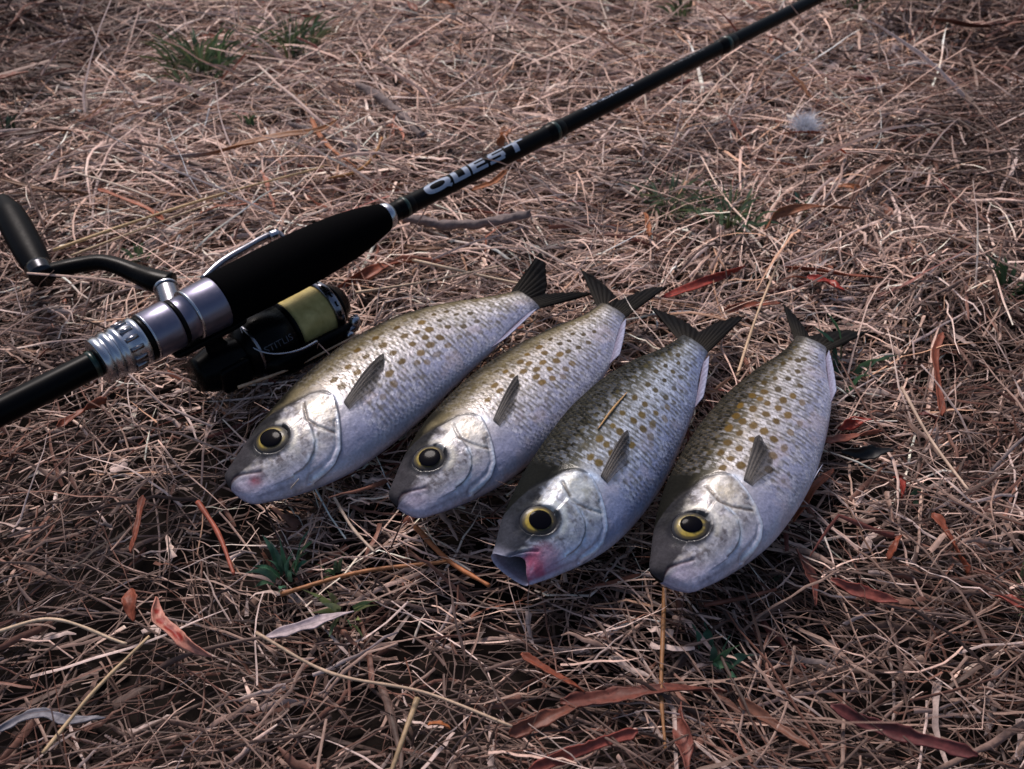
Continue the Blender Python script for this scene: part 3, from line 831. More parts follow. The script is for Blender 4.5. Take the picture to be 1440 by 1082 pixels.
        br = np.exp(-((r - .66) / .03) ** 2) * .25 * sstep(.35, .7, nn); cl = cl + (np.array([.45, .37, .12]) - cl) * br[..., None]
        return np.clip(cl, 0, 1)
    eye = dome(EYE_R, .012, -.0035, 26, iris, 'eye', root, M_EYE)
    pr_ = {1: .0262, 2: .0285, 3: .0258, 4: .0240}[k]
    po = {1: (0, 0), 2: (.001, -.003), 3: (.0015, -.003), 4: (.003, 0)}[k]
    dome(pr_, .0045, .0072, 12, None, 'pupil', eye, M_PUPIL, off=po)

    # --- fins (meshes in fish-local metres)
    def fin(name, base0, base1, tip0, tip1, nr, nl, dark, tipcol, thick=.0004, ridge=.0007, curl=0.0, edgef=None, par=root, thin=0.0, fray=0.0):
        """fan of rays from the base line to the free edge"""
        r = np.linspace(0, 1, nr)[:, None, None]; t_ = np.linspace(0, 1, nl)[None, :, None]
        B = np.array(base0) * (1 - r) + np.array(base1) * r
        E = edgef(r[:, 0, 0])[:, None, :] if edgef else np.array(tip0) * (1 - r) + np.array(tip1) * r
        fr = 1 - fray * (.25 * vnoise(r * nr * .3, r * 0, seed + 60) + .75 * vnoise(r * 6, r * 0, seed + 61))
        Pn = B + (E - B) * t_ * (1 - (1 - fr) * t_)
        Pn = Pn + np.array([0, 0, 1.0]) * (curl * np.sin(np.pi * t_) + ridge * np.sin(r * nr * np.pi * .5) * (t_ * (1.2 - t_)) * 3)
        nn_ = fbm(r[..., 0] * 14 + 3, t_[..., 0] * 5, seed + 40)
        cl = np.array(dark)[None, None] + (np.array(tipcol) - np.array(dark)) * (sstep(.1, .9, t_) * (.6 + .8 * nn_[..., None])).clip(0, 1)
        stripe = (.92 + .14 * (np.sin(r * nr * np.pi * .5) > 0))
        cl = cl * stripe
        tn = thin * sstep(.05, .8, r[..., 0] * .9 + .35 * t_[..., 0] - .15) * (.6 + .6 * nn_)
        me_ = mesh_np(name, Pn.reshape(-1, 3), grid_quads(nr, nl), M_FIN, np.clip(cl, .003, .9).reshape(-1, 3), extra={'thin': np.clip(tn, 0, .9)})
        o = link(name, me_, par)
        sd = o.modifiers.new('thickness', 'SOLIDIFY'); sd.thickness = thick; sd.offset = 0
        return o

    def to_local(u, v, z):
        p = at(u, v, z) - np.array([x0, y0, FISH_Z]); ch, sh = math.cos(hd), math.sin(hd)
        return np.array([p[0] * ch + p[1] * sh, -p[0] * sh + p[1] * ch, p[2]])
    # tail: two lobes around the fork
    tu, fk, tl = to_local(*tail[0]), to_local(*tail[1]), to_local(*tail[2])
    bt0 = fish_pt(k, np.array(.975), np.array(.044), np.array(.0)); bt1 = fish_pt(k, np.array(.975), np.array(-.042), np.array(.0))

    def tail_edge(r):
        out = []
        for q in r:
            if q < .12:
                p = tu + (tu - bt0) * (-.05) * (1 - q / .12)
            elif q < .5:
                s_ = (q - .12) / .38; p = tu * (1 - s_) + fk * s_ + (fk - bt0) * .16 * math.sin(math.pi * s_)
            elif q < .88:
                s_ = (q - .5) / .38; p = fk * (1 - s_) + tl * s_ + (fk - bt1) * .16 * math.sin(math.pi * s_)
            else:
                p = tl + (tl - bt1) * (-.05) * ((q - .88) / .12)
            out.append(p)
        return np.array(out)
    fin('tail_fin', bt0, bt1, None, None, 64, 18, (.022, .019, .016), (.005, .005, .006), ridge=.0006, edgef=tail_edge, thick=.0007, fray=.16)
    # pectoral fin lying back over the flank
    px0, pt0, px1, pt1, wd = pect
    yb0 = float(body_xy(px0, pt0 + .06)); yb1 = float(body_xy(px0 - .004, pt0 - .12))
    lift = .012
    b0 = fish_pt(k, np.array(px0), np.array(yb0), np.array(surf_z(px0, yb0) + .002)); b1_ = fish_pt(k, np.array(px0 - .004), np.array(yb1), np.array(surf_z(px0, yb1) + .002))
    ye = float(body_xy(px1, pt1))
    tip = fish_pt(k, np.array(px1), np.array(ye), np.array(surf_z(px1, ye) + .013))
    dr = tip - (b0 + b1_) / 2; sd_ = np.cross(dr, [0, 0, 1.0]); sd_ /= np.linalg.norm(sd_)
    LL = np.linalg.norm(dr)

    def pect_edge(r):
        out = []
        for q in r:
            ln = 1 - .58 * max(0, q - .10) ** 1.4 - .10 * max(0, .10 - q) / .10
            out.append((b0 + b1_) / 2 + dr * ln + sd_ * (wd * Ln * (q - .25)) + np.array([0, 0, -.004 * q]))
        return np.array(out)
    fin('pectoral_fin', b0, b1_, None, None, 22, 14, (.15, .135, .125), (.055, .05, .05), ridge=.0003, curl=.0022, edgef=pect_edge, thick=.0004, thin=.75, fray=.07)
    # anal fin folded along the belly edge in front of the tail
    ya = lambda x: -float(fV(x)) * .97
    a0 = fish_pt(k, np.array(.78), np.array(ya(.78)), np.array(.010)); a1 = fish_pt(k, np.array(.955), np.array(ya(.955)), np.array(.004))
    e0 = fish_pt(k, np.array(.83), np.array(ya(.83) - .018 * anal), np.array(.016)); e1 = fish_pt(k, np.array(.985), np.array(ya(.97) - .004 * anal), np.array(.012))
    mid = (e0 + e1) / 2 + (e0 - a0) * .25

    def anal_edge(r):
        r = r[:, None]; return e0 * (1 - r) ** 2 + 2 * mid * r * (1 - r) + e1 * r ** 2
    fin('anal_fin', a0, a1, None, None, 26, 8, (.22, .20, .28), (.34, .35, .48), ridge=.0002, edgef=anal_edge)
    if pelvic:
        p0 = fish_pt(k, np.array(.40), np.array(ya(.40)), np.array(.012)); p1 = fish_pt(k, np.array(.45), np.array(ya(.45)), np.array(.0))
        q0 = fish_pt(k, np.array(.545), np.array(ya(.545) - .012), np.array(.016)); q1 = fish_pt(k, np.array(.50), np.array(ya(.50) - .002), np.array(.006))
        fin('pelvic_fin', p0, p1, q0, q1, 12, 10, (.36, .36, .46), (.46, .47, .60), ridge=.0002)
    return root


make_fish(1, 'spotted silver fish nearest the reel, red mark beside its closed mouth', (.325, -.17, .51, .12, .050),
          ((760, 354, .016), (769, 414, .010), (836, 413, .006)), red=.85, seed=3, anal=.8)
make_fish(2, 'spotted silver fish second from the reel, with gold topped eye and white anal fin', (.333, -.16, .515, .20, .045),
          ((815, 374, .014), (873, 421, .010), (945, 398, .008)), seed=17, anal=1.2)
make_fish(3, 'spotted silver fish with open mouth showing pink flesh, a straw on its back', (.335, -.10, .51, .02, .045),
          ((915, 432, .012), (986, 464, .009), (1050, 442, .008)), opened=True, seed=29, cool=.9, anal=1.0)
make_fish(4, 'deep bodied spotted fish at the right end of the row, bright yellow eye', (.322, -.12, .485, .03, .075),
          ((1100, 424, .008), (1138, 472, .007), (1226, 464, .004)), seed=41, pelvic=True, anal=.9)


# ------------------------------------------------------------------ fishing rod
rod = empty('fishing_rod', M=ROD_M)
tag(rod, 'black fishing rod with silver QUEST lettering lying diagonally behind the fish', 'fishing rod')


def turned(name, prof, mat, par=rod, seg=56):
    V, Q = lathe(prof, seg)
    return link(name, mesh_np(name, V, Q, mat), par)


def P2(lst):
    return [(su(u), rpx(u, t)) for u, t in lst]


butt0 = su(-20) - .20
turned('butt_section', [(butt0, .0001), (butt0, .0100), (butt0 + .002, .0105), (su(-20) - .02, rpx(0, 41)), *P2([(-10, 41), (60, 40), (128, 39), (150, 39)])], M_BLANK)
turned('butt_cap', [(butt0 - .012, .0001), (butt0 - .012, .012), (butt0 - .009, .0135), (butt0 + .001, .0135), (butt0 + .006, .0112)], M_EVA)
turned('thread_band', P2([(127, 38.8), (127.2, 40.4), (134, 40.4), (134.2, 38.8)]), M_THREAD)
nut = turned('locking_nut', P2([(137, 38), (137.2, 64), (138, 67), (147, 70), (148, 64), (152, 64), (153, 69), (160, 70.5), (161, 65), (165, 65), (166, 70), (172, 71), (173, 67), (190, 68), (191, 71), (197, 72), (198, 67)]), M_SILVER)
# ribs of the nut
for i in range(14):
    a = 2 * math.pi * i / 14
    s0, s1 = su(174), su(189); r0 = rpx(180, 68)
    V = []
    for s_ in (s0, s1):
        for da, dr in ((-.10, -.0003), (-.08, .0010), (.08, .0010), (.10, -.0003)):
            V.append((s_, (r0 + dr) * math.cos(a + da), (r0 + dr) * math.sin(a + da)))
    Q = [(0, 1, 5, 4), (1, 2, 6, 5), (2, 3, 7, 6), (0, 3, 2, 1), (4, 5, 6, 7)]
    link('rib', mesh_np('rib', V, Q, M_DSILV, smooth=False), nut)
turned('gasket', P2([(197.5, 60), (197.8, 68), (205.5, 68), (205.8, 60)]), M_BLACK)
seat = turned('reel_seat', P2([(205, 58), (205.3, 69), (207, 71), (240, 72), (243, 71), (243.3, 64), (252, 65), (266, 65), (266.3, 72), (268, 74), (300, 75), (318, 75), (319, 66)]), M_GUN)
turned('seat_band', P2([(243.5, 62), (243.8, 66.5), (250, 67), (250.3, 62)]), M_BLACK, seat)
hood = [(su(205.5), rpx(205, 78.6)), (su(208.5), rpx(207, 79.4))]
turned('hood_ring', P2([(205.2, 68), (205.6, 71.6), (207.5, 72.4), (208, 70)]), M_SILVER, seat)
turned('hood_ring', P2([(265.8, 64), (266.2, 74.6), (268.5, 75.2), (269, 73)]), M_SILVER, seat)
turned('foregrip', P2([(305, 60), (305.2, 76), (308, 78), (335, 79), (365, 79.5), (400, 79), (430, 77), (460, 73), (487, 67), (510, 58), (528, 48), (537, 42), (540, 38), (540.5, 30)]), M_EVA)
turned('winding_check', P2([(539, 30), (539.3, 35), (541, 38), (546, 37), (549, 33), (550, 28)]), M_SILVER)
turned('blank', P2([(545, 28), (560, 27), (640, 26), (740, 24.5), (780, 24), (900, 21.5), (1000, 20), (1080, 18.5), (1140, 17.5)]) + [(su(1145) + .25, .0058), (su(1145) + .7, .0042), (su(1145) + 1.15, .0014), (su(1145) + 1.152, .0001)], M_BLANK, seg=40)
for (u0, u1, t) in ((556, 580, 28.6), (766, 790, 27.4), (1008, 1032, 22.4)):
    w = turned('thread_wrap', P2([(u0, t - 5), (u0 + 2, t - .8), ((u0 + u1) / 2, t + .6), (u1 - 2, t - .8), (u1, t - 5)]), M_BLANK)
    turned('thread_band', P2([((u0 + u1) / 2 - 2.2, t - 1), ((u0 + u1) / 2 - 2, t + 1.0), ((u0 + u1) / 2 + 2, t + 1.0), ((u0 + u1) / 2 + 2.2, t - 1)]), M_THREAD, w)
# line guides beyond the frame, hanging on the reel side
for ds_, rr, hh in ((.16, .010, .026), (.42, .006, .016), (.72, .004, .011)):
    s_ = su(1145) + ds_
    a = np.linspace(0, 2 * np.pi, 25)
    ring = tube([(s_, rr * math.cos(q), -hh + rr * math.sin(q)) for q in a], [.0009], seg=8, n=40, up=(1, 0, 0), cap=False)
    legs = [tube([(s_ - .02, 0, -.005), (s_ - .012, 0, -.007), (s_, q, -hh + rr * .6)], [.0008], seg=6, n=10, up=(0, 1, 0.1)) for q in (-rr * .8, rr * .8)]
    V, Q = join([ring] + legs)
    link('line_guide', mesh_np('line_guide', V, Q, M_DSILV), rod)


def wrap_mesh(V2, Q2, s0, alpha0, rad, name, mat, par, lift=.00018):
    """bend flat lettering (x along the rod, y round it) onto a round of radius rad(s)"""
    V2 = np.asarray(V2, float)
    s_ = s0 + V2[:, 0]; r_ = np.array([rad(q) for q in s_]) + lift
    al = alpha0 - V2[:, 1] / r_
    V = np.stack([s_, -r_ * np.sin(al), r_ * np.cos(al)], -1)
    return link(name, mesh_np(name, V, Q2, mat, smooth=False), par)


def bar(p, q, w, h0=0, n=8):
    p, q = np.array(p, float), np.array(q, float)
    d = (q - p) / np.linalg.norm(q - p); nn = np.array([-d[1], d[0]])
    t = np.linspace(0, 1, n)[:, None]
    A = p + (q - p) * t
    V = np.stack([A + nn * w / 2, A, A - nn * w / 2], 1).reshape(-1, 2)
    return V, grid_quads(n, 3)


def letter(ch):
    if ch == 'Q':
        a = np.linspace(0, 2 * np.pi, 41)
        r = np.linspace(0, 1, 5)[None, :]
        c, s = np.cos(a)[:, None], np.sin(a)[:, None]
        ex = lambda v: np.sign(v) * np.abs(v) ** .8
        V = np.stack([.72 + (.40 + .30 * r) * ex(c), .5 + (.24 + .26 * r) * ex(s)], -1).reshape(-1, 2)
        return [(V, grid_quads(41, 5)), bar((1.10, .20), (1.42, .02), .20)], 1.55
    if ch == 'U':
        return [bar((.14, 1), (.14, .10), .27, n=12), bar((.80, 1), (.80, .0), .27, n=12), bar((.0, .12), (.70, .12), .25)], 1.06
    if ch == 'E':
        return [bar((.14, 1), (.14, 0), .27, n=12), bar((.27, .88), (.92, .88), .23), bar((.27, .5), (.82, .5), .20), bar((.27, .11), (.92, .11), .23)], 1.06
    if ch == 'S':
        return [bar((.10, .88), (.95, .88), .23), bar((.14, .78), (.14, .48), .26), bar((.05, .50), (.92, .50), .21), bar((.82, .42), (.82, .2), .26), bar((.0, .11), (.88, .11), .23)], 1.08
    if ch == 'T':
        return [bar((.0, .87), (1.15, .87), .26), bar((.57, .75), (.57, 0), .29, n=10)], 1.15


blank_r = lambda s_: float(np.interp(s_, [su(545), su(640), su(740), su(900), su(1140)], [rpx(545, 28), rpx(640, 26), rpx(740, 24.5), rpx(900, 21.5), rpx(1140, 17.5)]))
parts = []; xoff = 0
for ch in 'QUEST':
    ps, w = letter(ch)
    for V, Q in ps:
        V = V.copy(); V[:, 0] += xoff
        parts.append((V, Q))
    xoff += w
V, Q = join(parts)
Lt = su(736) - su(594)
hgt = rpx(660, 25.7) * 1.5
V[:, 0] = V[:, 0] / xoff * Lt * .985 + (V[:, 1] - .5) * hgt * .22
V[:, 1] = (V[:, 1] - .5) * hgt
wrap_mesh(V, Q, su(594), math.radians(20), blank_r, 'lettering', M_LETTER, rod)


def font_text(txt, height):
    cu = bpy.data.curves.new('print', 'FONT'); cu.body = txt; cu.size = height; cu.resolution_u = 3
    ob = bpy.data.objects.new('print', cu); COL.objects.link(ob)
    bpy.context.view_layer.update()
    dg = bpy.context.evaluated_depsgraph_get()
    me = bpy.data.meshes.new_from_object(ob.evaluated_get(dg))
    bpy.data.objects.remove(ob, do_unlink=True)
    bm = bmesh.new(); bm.from_mesh(me); bmesh.ops.triangulate(bm, faces=bm.faces[:])
    V = np.array([v.co[:2] for v in bm.verts]); bm.verts.index_update()
    T = np.array([[v.index for v in f.verts] for f in bm.faces])
    bm.free(); bpy.data.meshes.remove(me)
    return V, T


for txt, u0, u1, mt in (('LE 7\u00b4060  TUBULAR  MODERATE', 820, 889, M_LETTER), ('TUBULAR TIP', 944, 990, M_FADED)):
    V, T = font_text(txt, .0042)
    V[:, 0] = (V[:, 0] - V[:, 0].min()) / np.ptp(V[:, 0]) * (su(u1) - su(u0))
    V[:, 1] -= .0015
    wrap_mesh(V, T, su(u0), math.radians(-2), blank_r, 'lettering', mt, rod)

# ------------------------------------------------------------------ reel
reel = empty('fishing_reel', M=ROD_M)
tag(reel, 'black spinning reel with yellow braided line hanging under the rod grip', 'fishing reel')
Zr = -REEL_D


def part(name, parts_, mat, par=reel, off=(0, 0, 0)):
    V, Q = join(parts_) if isinstance(parts_, list) else parts_
    return link(name, mesh_np(name, V + np.array(off), Q, mat), par)


def turned_r(name, prof, mat, par=reel, seg=56, off=(0, 0, 0)):
    V, Q = lathe(prof, seg)
    return link(name, mesh_np(name, V + np.array([0, 0, Zr]) + np.array(off), Q, mat), par)


LR = .0185
sp0, sp1 = su(386), su(439)
spool = turned_r('spool', [(sp0 - .014, .0001), (sp0 - .014, .0185), (sp0 - .001, .0185), (sp0 - .0005, .0200), (sp0 + .0006, .0200), (sp0 + .0008, LR - .001), (sp1 - .0008, LR - .001)], M_BLACK)
turned_r('braided_line', [(sp0 + .0009, LR - .002), (sp0 + .001, LR), (sp0 + .004, LR + .0003), ((sp0 + sp1) / 2, LR + .0002), (sp1 - .003, LR + .0003), (sp1 - .001, LR), (sp1 - .0009, LR - .002)], M_LINE, spool)
turned_r('spool_rim', [(sp1 - .001, .012), (sp1 - .0008, .0192), (sp1 + .0004, .0203), (sp1 + .0042, .0208), (sp1 + .0052, .0196), (sp1 + .006, .012)], M_DSILV, spool)
for q in range(18):   # ported rim holes
    a = 2 * math.pi * q / 18
    s_ = sp1 + .0024; r_ = .02065
    V = [(s_ + dx, r_ * math.cos(a + da), r_ * math.sin(a + da) + Zr) for dx, da in ((-.0011, -.09), (.0011, -.09), (.0011, .09), (-.0011, .09))]
    link('rim_port', mesh_np('rim_port', V, [(0, 1, 2, 3)], M_BLACK, smooth=False), spool)
turned_r('drag_knob', [(sp1 + .005, .0150), (sp1 + .008, .0165), (sp1 + .010, .0150), (sp1 + .014, .0120), (sp1 + .0165, .0105), (sp1 + .017, .0001)], M_BLACK)
rt0 = su(326)
turned_r('rotor', [(rt0 - .006, .0001), (rt0 - .006, .0135), (rt0, .0175), (rt0 + .006, .0205), (sp0 - .004, .0212), (sp0 - .0035, .0192), (sp0 - .012, .0188)], M_BLACK)
turned_r('rotor_ring', [(rt0 + .001, .0172), (rt0 + .0012, .0187), (rt0 + .0026, .0194), (rt0 + .0028, .018)], M_DSILV)
# rotor arms either side, bail wire, line roller
for sy, ex, mt in ((-1, sp1 + .006, M_BLACK), (1, sp1 - .004, M_GUN)):
    yy = .0245 * sy
    zz = Zr - .004 if sy < 0 else Zr + .018
    part('rotor_arm', tube([(rt0 + .002, .013 * sy, zz - .001), (rt0 + .008, .021 * sy, zz), (sp0, yy, zz), (ex - .010, yy * 1.02, zz), (ex, yy * .98, zz)], [.0035, .0052, .0050, .0046, .0030], seg=14, n=30, flat=1.6, up=(0, 0, 1)), mt)
    part('arm_screw', lathe([(0, .0001), (0, .0024), (.0012, .0024), (.0016, .0018), (.0016, .0001)], 16)[0][:, [1, 0, 2]] * np.array([1, sy, 1]) if False else tube([(ex - .006, yy, zz), (ex - .006, yy + .0068 * sy, zz)], [.0026], seg=14, n=4, up=(0, 0, 1)), M_SILVER)
ex = sp1 + .006
roller = part('line_roller', tube([(ex + .001, -.0265, Zr - .002), (ex + .003, -.0245, Zr + .0035)], [.0030, .0036, .0036, .0030], seg=18, n=8, up=(1, 0, 0)), M_SILVER)
part('roller_arm', tube([(ex - .006, -.0255, Zr - .004), (ex + .001, -.0262, Zr - .0025), (ex + .0045, -.0235, Zr + .004)], [.0028, .0030, .0016], seg=10, n=12), M_DSILV)
wire = rloc(338, 459, .034), rloc(345, 476, .030), rloc(358, 490, .026), rloc(378, 497, .024), rloc(400, 497, .024), rloc(425, 491, .024), rloc(446, 480, .024)
part('bail_wire', tube(wire, [.0005, .00065, .00065, .0010], seg=10, n=50, up=(.3, .2, 1)), M_SILVER)
wt = rloc(285, 393, .045), rloc(312, 370, .046), rloc(345, 350, .046), rloc(375, 334, .045), rloc(392, 328, .044), rloc(401, 336, .042)
part('bail_arm', tube(wt, [.0022, .0030, .0030, .0026, .0030, .0014], seg=12, n=40, up=(0, 0, 1)), M_DSILV)
part('bail_pivot', tube([rloc(380, 333, .046), rloc(391, 329, .046)], [.0036, .0036], seg=14, n=5, up=(0, 0, 1)), M_SILVER)
# gear housing, stem and foot
bx = su(296)
body_tube = tube([(su(252), 0, Zr + .003), (bx - .008, .0, Zr + .001), (bx + .006, 0, Zr), (rt0 - .003, 0, Zr)], [.0100, .0140, .0150, .0130], seg=28, n=20, flat=1.05)
part('gear_housing', [body_tube, rbox((bx - .001, -.010, Zr - .001), (.022, .012, .019))], M_BLACK)
part('reel_stem', tube([(bx - .002, 0, Zr + .010), (bx - .004, 0, Zr + .020), (bx - .004, 0, -.0185)], [.0085, .0060, .0075], seg=20, n=12, flat=.6, up=(0, 1, 0)), M_BLACK)
part('reel_foot', rbox((bx - .006, 0, -.0190), (.050, .013, .0042)), M_BLACK)
for (u, v, z, r_, ln) in ((303, 478, .030, .0030, .004), (285, 520, .012, .0034, .004), (298, 508, .016, .0018, .003)):
    p = rloc(u, v, z)
    part('housing_screw', tube([p + (0, .003, -.001), p + (0, -.002, .001)], [r_, r_ * .9], seg=14, n=4, up=(1, 0, 0)), M_DSILV)
part('side_trim', tube([rloc(282, 524, .011), rloc(292, 516, .013), rloc(303, 510, .014), rloc(312, 506, .014)], [.0006, .0010, .0006], seg=8, n=14), M_SILVER)
# faint name on the rotor side
V, T = font_text('STITLIS', .0062)
V[:, 0] = (V[:, 0] - V[:, 0].min()) / np.ptp(V[:, 0]) * .020
V[:, 1] -= .002
al = math.radians(62)
s_ = rt0 + .004 + V[:, 0]; r_ = np.interp(s_, [rt0, rt0 + .006, sp0 - .004], [.0175, .0205, .0212]) + .0002
aa = al - V[:, 1] / r_
Vw = np.stack([s_, -r_ * np.sin(aa), r_ * np.cos(aa) + Zr], -1)
link('lettering', mesh_np('lettering', Vw, T, M_FADED, smooth=False), reel)
# handle
hz = .030
c0 = rloc(240, 425, hz); c1 = rloc(234, 406, hz + .002)
part('handle_collar', tube([c0 + (c0 - c1) * .6, c0, c1], [.0078, .0078, .0076], seg=28, n=8, up=(0, 0, 1)), M_DSILV)
part('collar_ring', tube([c1 - (c1 - c0) * .06, c1 + (c1 - c0) * .06], [.0083, .0083], seg=28, n=4, up=(0, 0, 1)), M_SILVER)
arm = [rloc(240, 400, hz + .002), rloc(222, 396, hz + .003), rloc(190, 384, hz + .005), rloc(165, 374, hz + .007), rloc(142, 369, hz + .008), rloc(110, 373, hz + .008), rloc(82, 379, hz + .008), rloc(66, 382, hz + .008)]
part('handle_arm', tube(arm, [.0090, .0088, .0074, .0066, .0062, .0062, .0064, .0060], seg=20, n=44, flat=.8, up=(0, 0, 1)), M_BLACK)
k0, k1 = rloc(58, 384, hz + .008), rloc(3, 282, hz + .020)
kd = (k1 - k0)
part('knob_pivot', tube([k0 - kd * .05, k0 + kd * .06], [.0084, .0090], seg=22, n=6, up=(0, 0, 1)), M_GUND)
part('handle_knob', tube([k0 + kd * .06, k0 + kd * .12, k0 + kd * .45, k0 + kd * .85, k0 + kd * 1.0, k0 + kd * 1.03], [.0088, .0102, .0106, .0106, .0098, .005], seg=24, n=30, flat=.7, up=(0, 0, 1)), M_KNOB)


# ------------------------------------------------------------------ things lying in the grass
def leaf(name, label, cat, pts, wpx, col, group=None, z=.004, shape='leaf', curl=.4, tipcol=None, seed=0, mat=None, zs=None, dots=False):
    r = np.random.default_rng(seed + int(pts[0][0] * 7 + pts[0][1]))
    W3 = []
    for i, (u, v) in enumerate(pts):
        p = at(u, v, z); h = float(mat_height(p[0], p[1])) if zs is None else 0
        zz = (z + h * .6 + r.uniform(0, .004)) if zs is None else zs[i]
        W3.append(at(u, v, zz))
    n = 34; mm = 11
    P = resample(W3, n) if len(W3) > 2 else resample([W3[0], (W3[0] + W3[1]) / 2 + np.array([0, 0, .002]) + r.normal(0, .0006, 3), W3[1]], n)
    org = P.mean(0); org[2] = P[:, 2].min()
    T = np.gradient(P, axis=0); T /= np.linalg.norm(T, axis=1)[:, None]
    S = np.cross(T, [0, 0, 1.0]); S /= np.linalg.norm(S, axis=1)[:, None]; N = np.cross(S, T)
    t = np.linspace(0, 1, n)
    if shape == 'leaf':
        w = np.sin(np.pi * np.clip(t * .96 + .02, 0, 1)) ** .7 * (1 - .25 * t) * (.8 + .45 * vnoise(t * 5, t * 0 + seed, seed + 3))
    elif shape == 'strip':
        w = (.75 + .35 * (vnoise(t * 6, t * 0, seed + 5) - .3)) * np.clip(np.minimum(t, 1 - t) * 14, .25, 1)
    else:
        w = .9 + .25 * (vnoise(t * 9, t * 0, seed + 6) - .5) - .3 * t
    hw = wpx * .5 * mpp(org) * w
    roll = r.uniform(-.7, .7) + r.normal(0, 1.2) * (t - .5) + .8 * (vnoise(t * 4, t * 0 + 2, seed + 8) - .5)
    A = np.cos(roll)[:, None] * S + np.sin(roll)[:, None] * N; B = -np.sin(roll)[:, None] * S + np.cos(roll)[:, None] * N
    s = np.linspace(-1, 1, mm)
    if shape == 'stem':
        a = np.linspace(0, 2 * np.pi, 8, endpoint=False)
        V = P[:, None] + hw[:, None, None] * (np.cos(a)[None, :, None] * A[:, None] + np.sin(a)[None, :, None] * B[:, None])
        V = np.concatenate([np.repeat(P[None, :1], 8, 1), V, np.repeat(P[None, -1:], 8, 1)]); Q = grid_quads(len(V), 8, True)
        tt = np.r_[0, t, 1][:, None] + np.zeros((1, 8)); ss = np.zeros_like(tt)
    else:
        jag = 1 + ((.5 if shape == 'strip' else .3) * (vnoise(t[:, None] * 22, s[None] * 1.5 + 3, seed + 2) - .5)) * np.abs(s)[None]
        V = P[:, None] + (s[None] * jag)[..., None] * hw[:, None, None] * A[:, None] + (curl * (s ** 2)[None] + .15 * (vnoise(t[:, None] * 12, s[None] * 2 + 7, seed) - .5))[..., None] * hw[:, None, None] * B[:, None]
        Q = grid_quads(n, mm); tt = t[:, None] + 0 * s[None]; ss = s[None] + 0 * t[:, None]
    c = np.array(col) * (.75 + .55 * fbm(tt * 9 + seed, ss * 2.2 + 5, seed + 1))[..., None]
    if tipcol is not None:
        c = c + (np.array(tipcol) - c) * sstep(.35, .1, tt)[..., None]
    if shape == 'leaf':
        c = c * (1 - .25 * np.exp(-(ss / .12) ** 2))[..., None]
    if dots:
        for q, rr in ((.30, .05), (.44, .07), (.58, .085), (.16, .03)):
            f = sstep(1.2, .8, np.hypot((tt - q) / rr, ss / .62)); c = c + (np.array([.24, .022, .014]) - c) * f[..., None]
    V = V.reshape(-1, 3) - org
    me = mesh_np(name, V, Q, mat or M_LEAF, np.clip(c, .004, .9).reshape(-1, 3))
    o = link(name, me); o.location = org
    if shape != 'stem':
        sd = o.modifiers.new('thickness', 'SOLIDIFY'); sd.thickness = .0006; sd.offset = 0
    tag(o, label, cat, group)
    return o


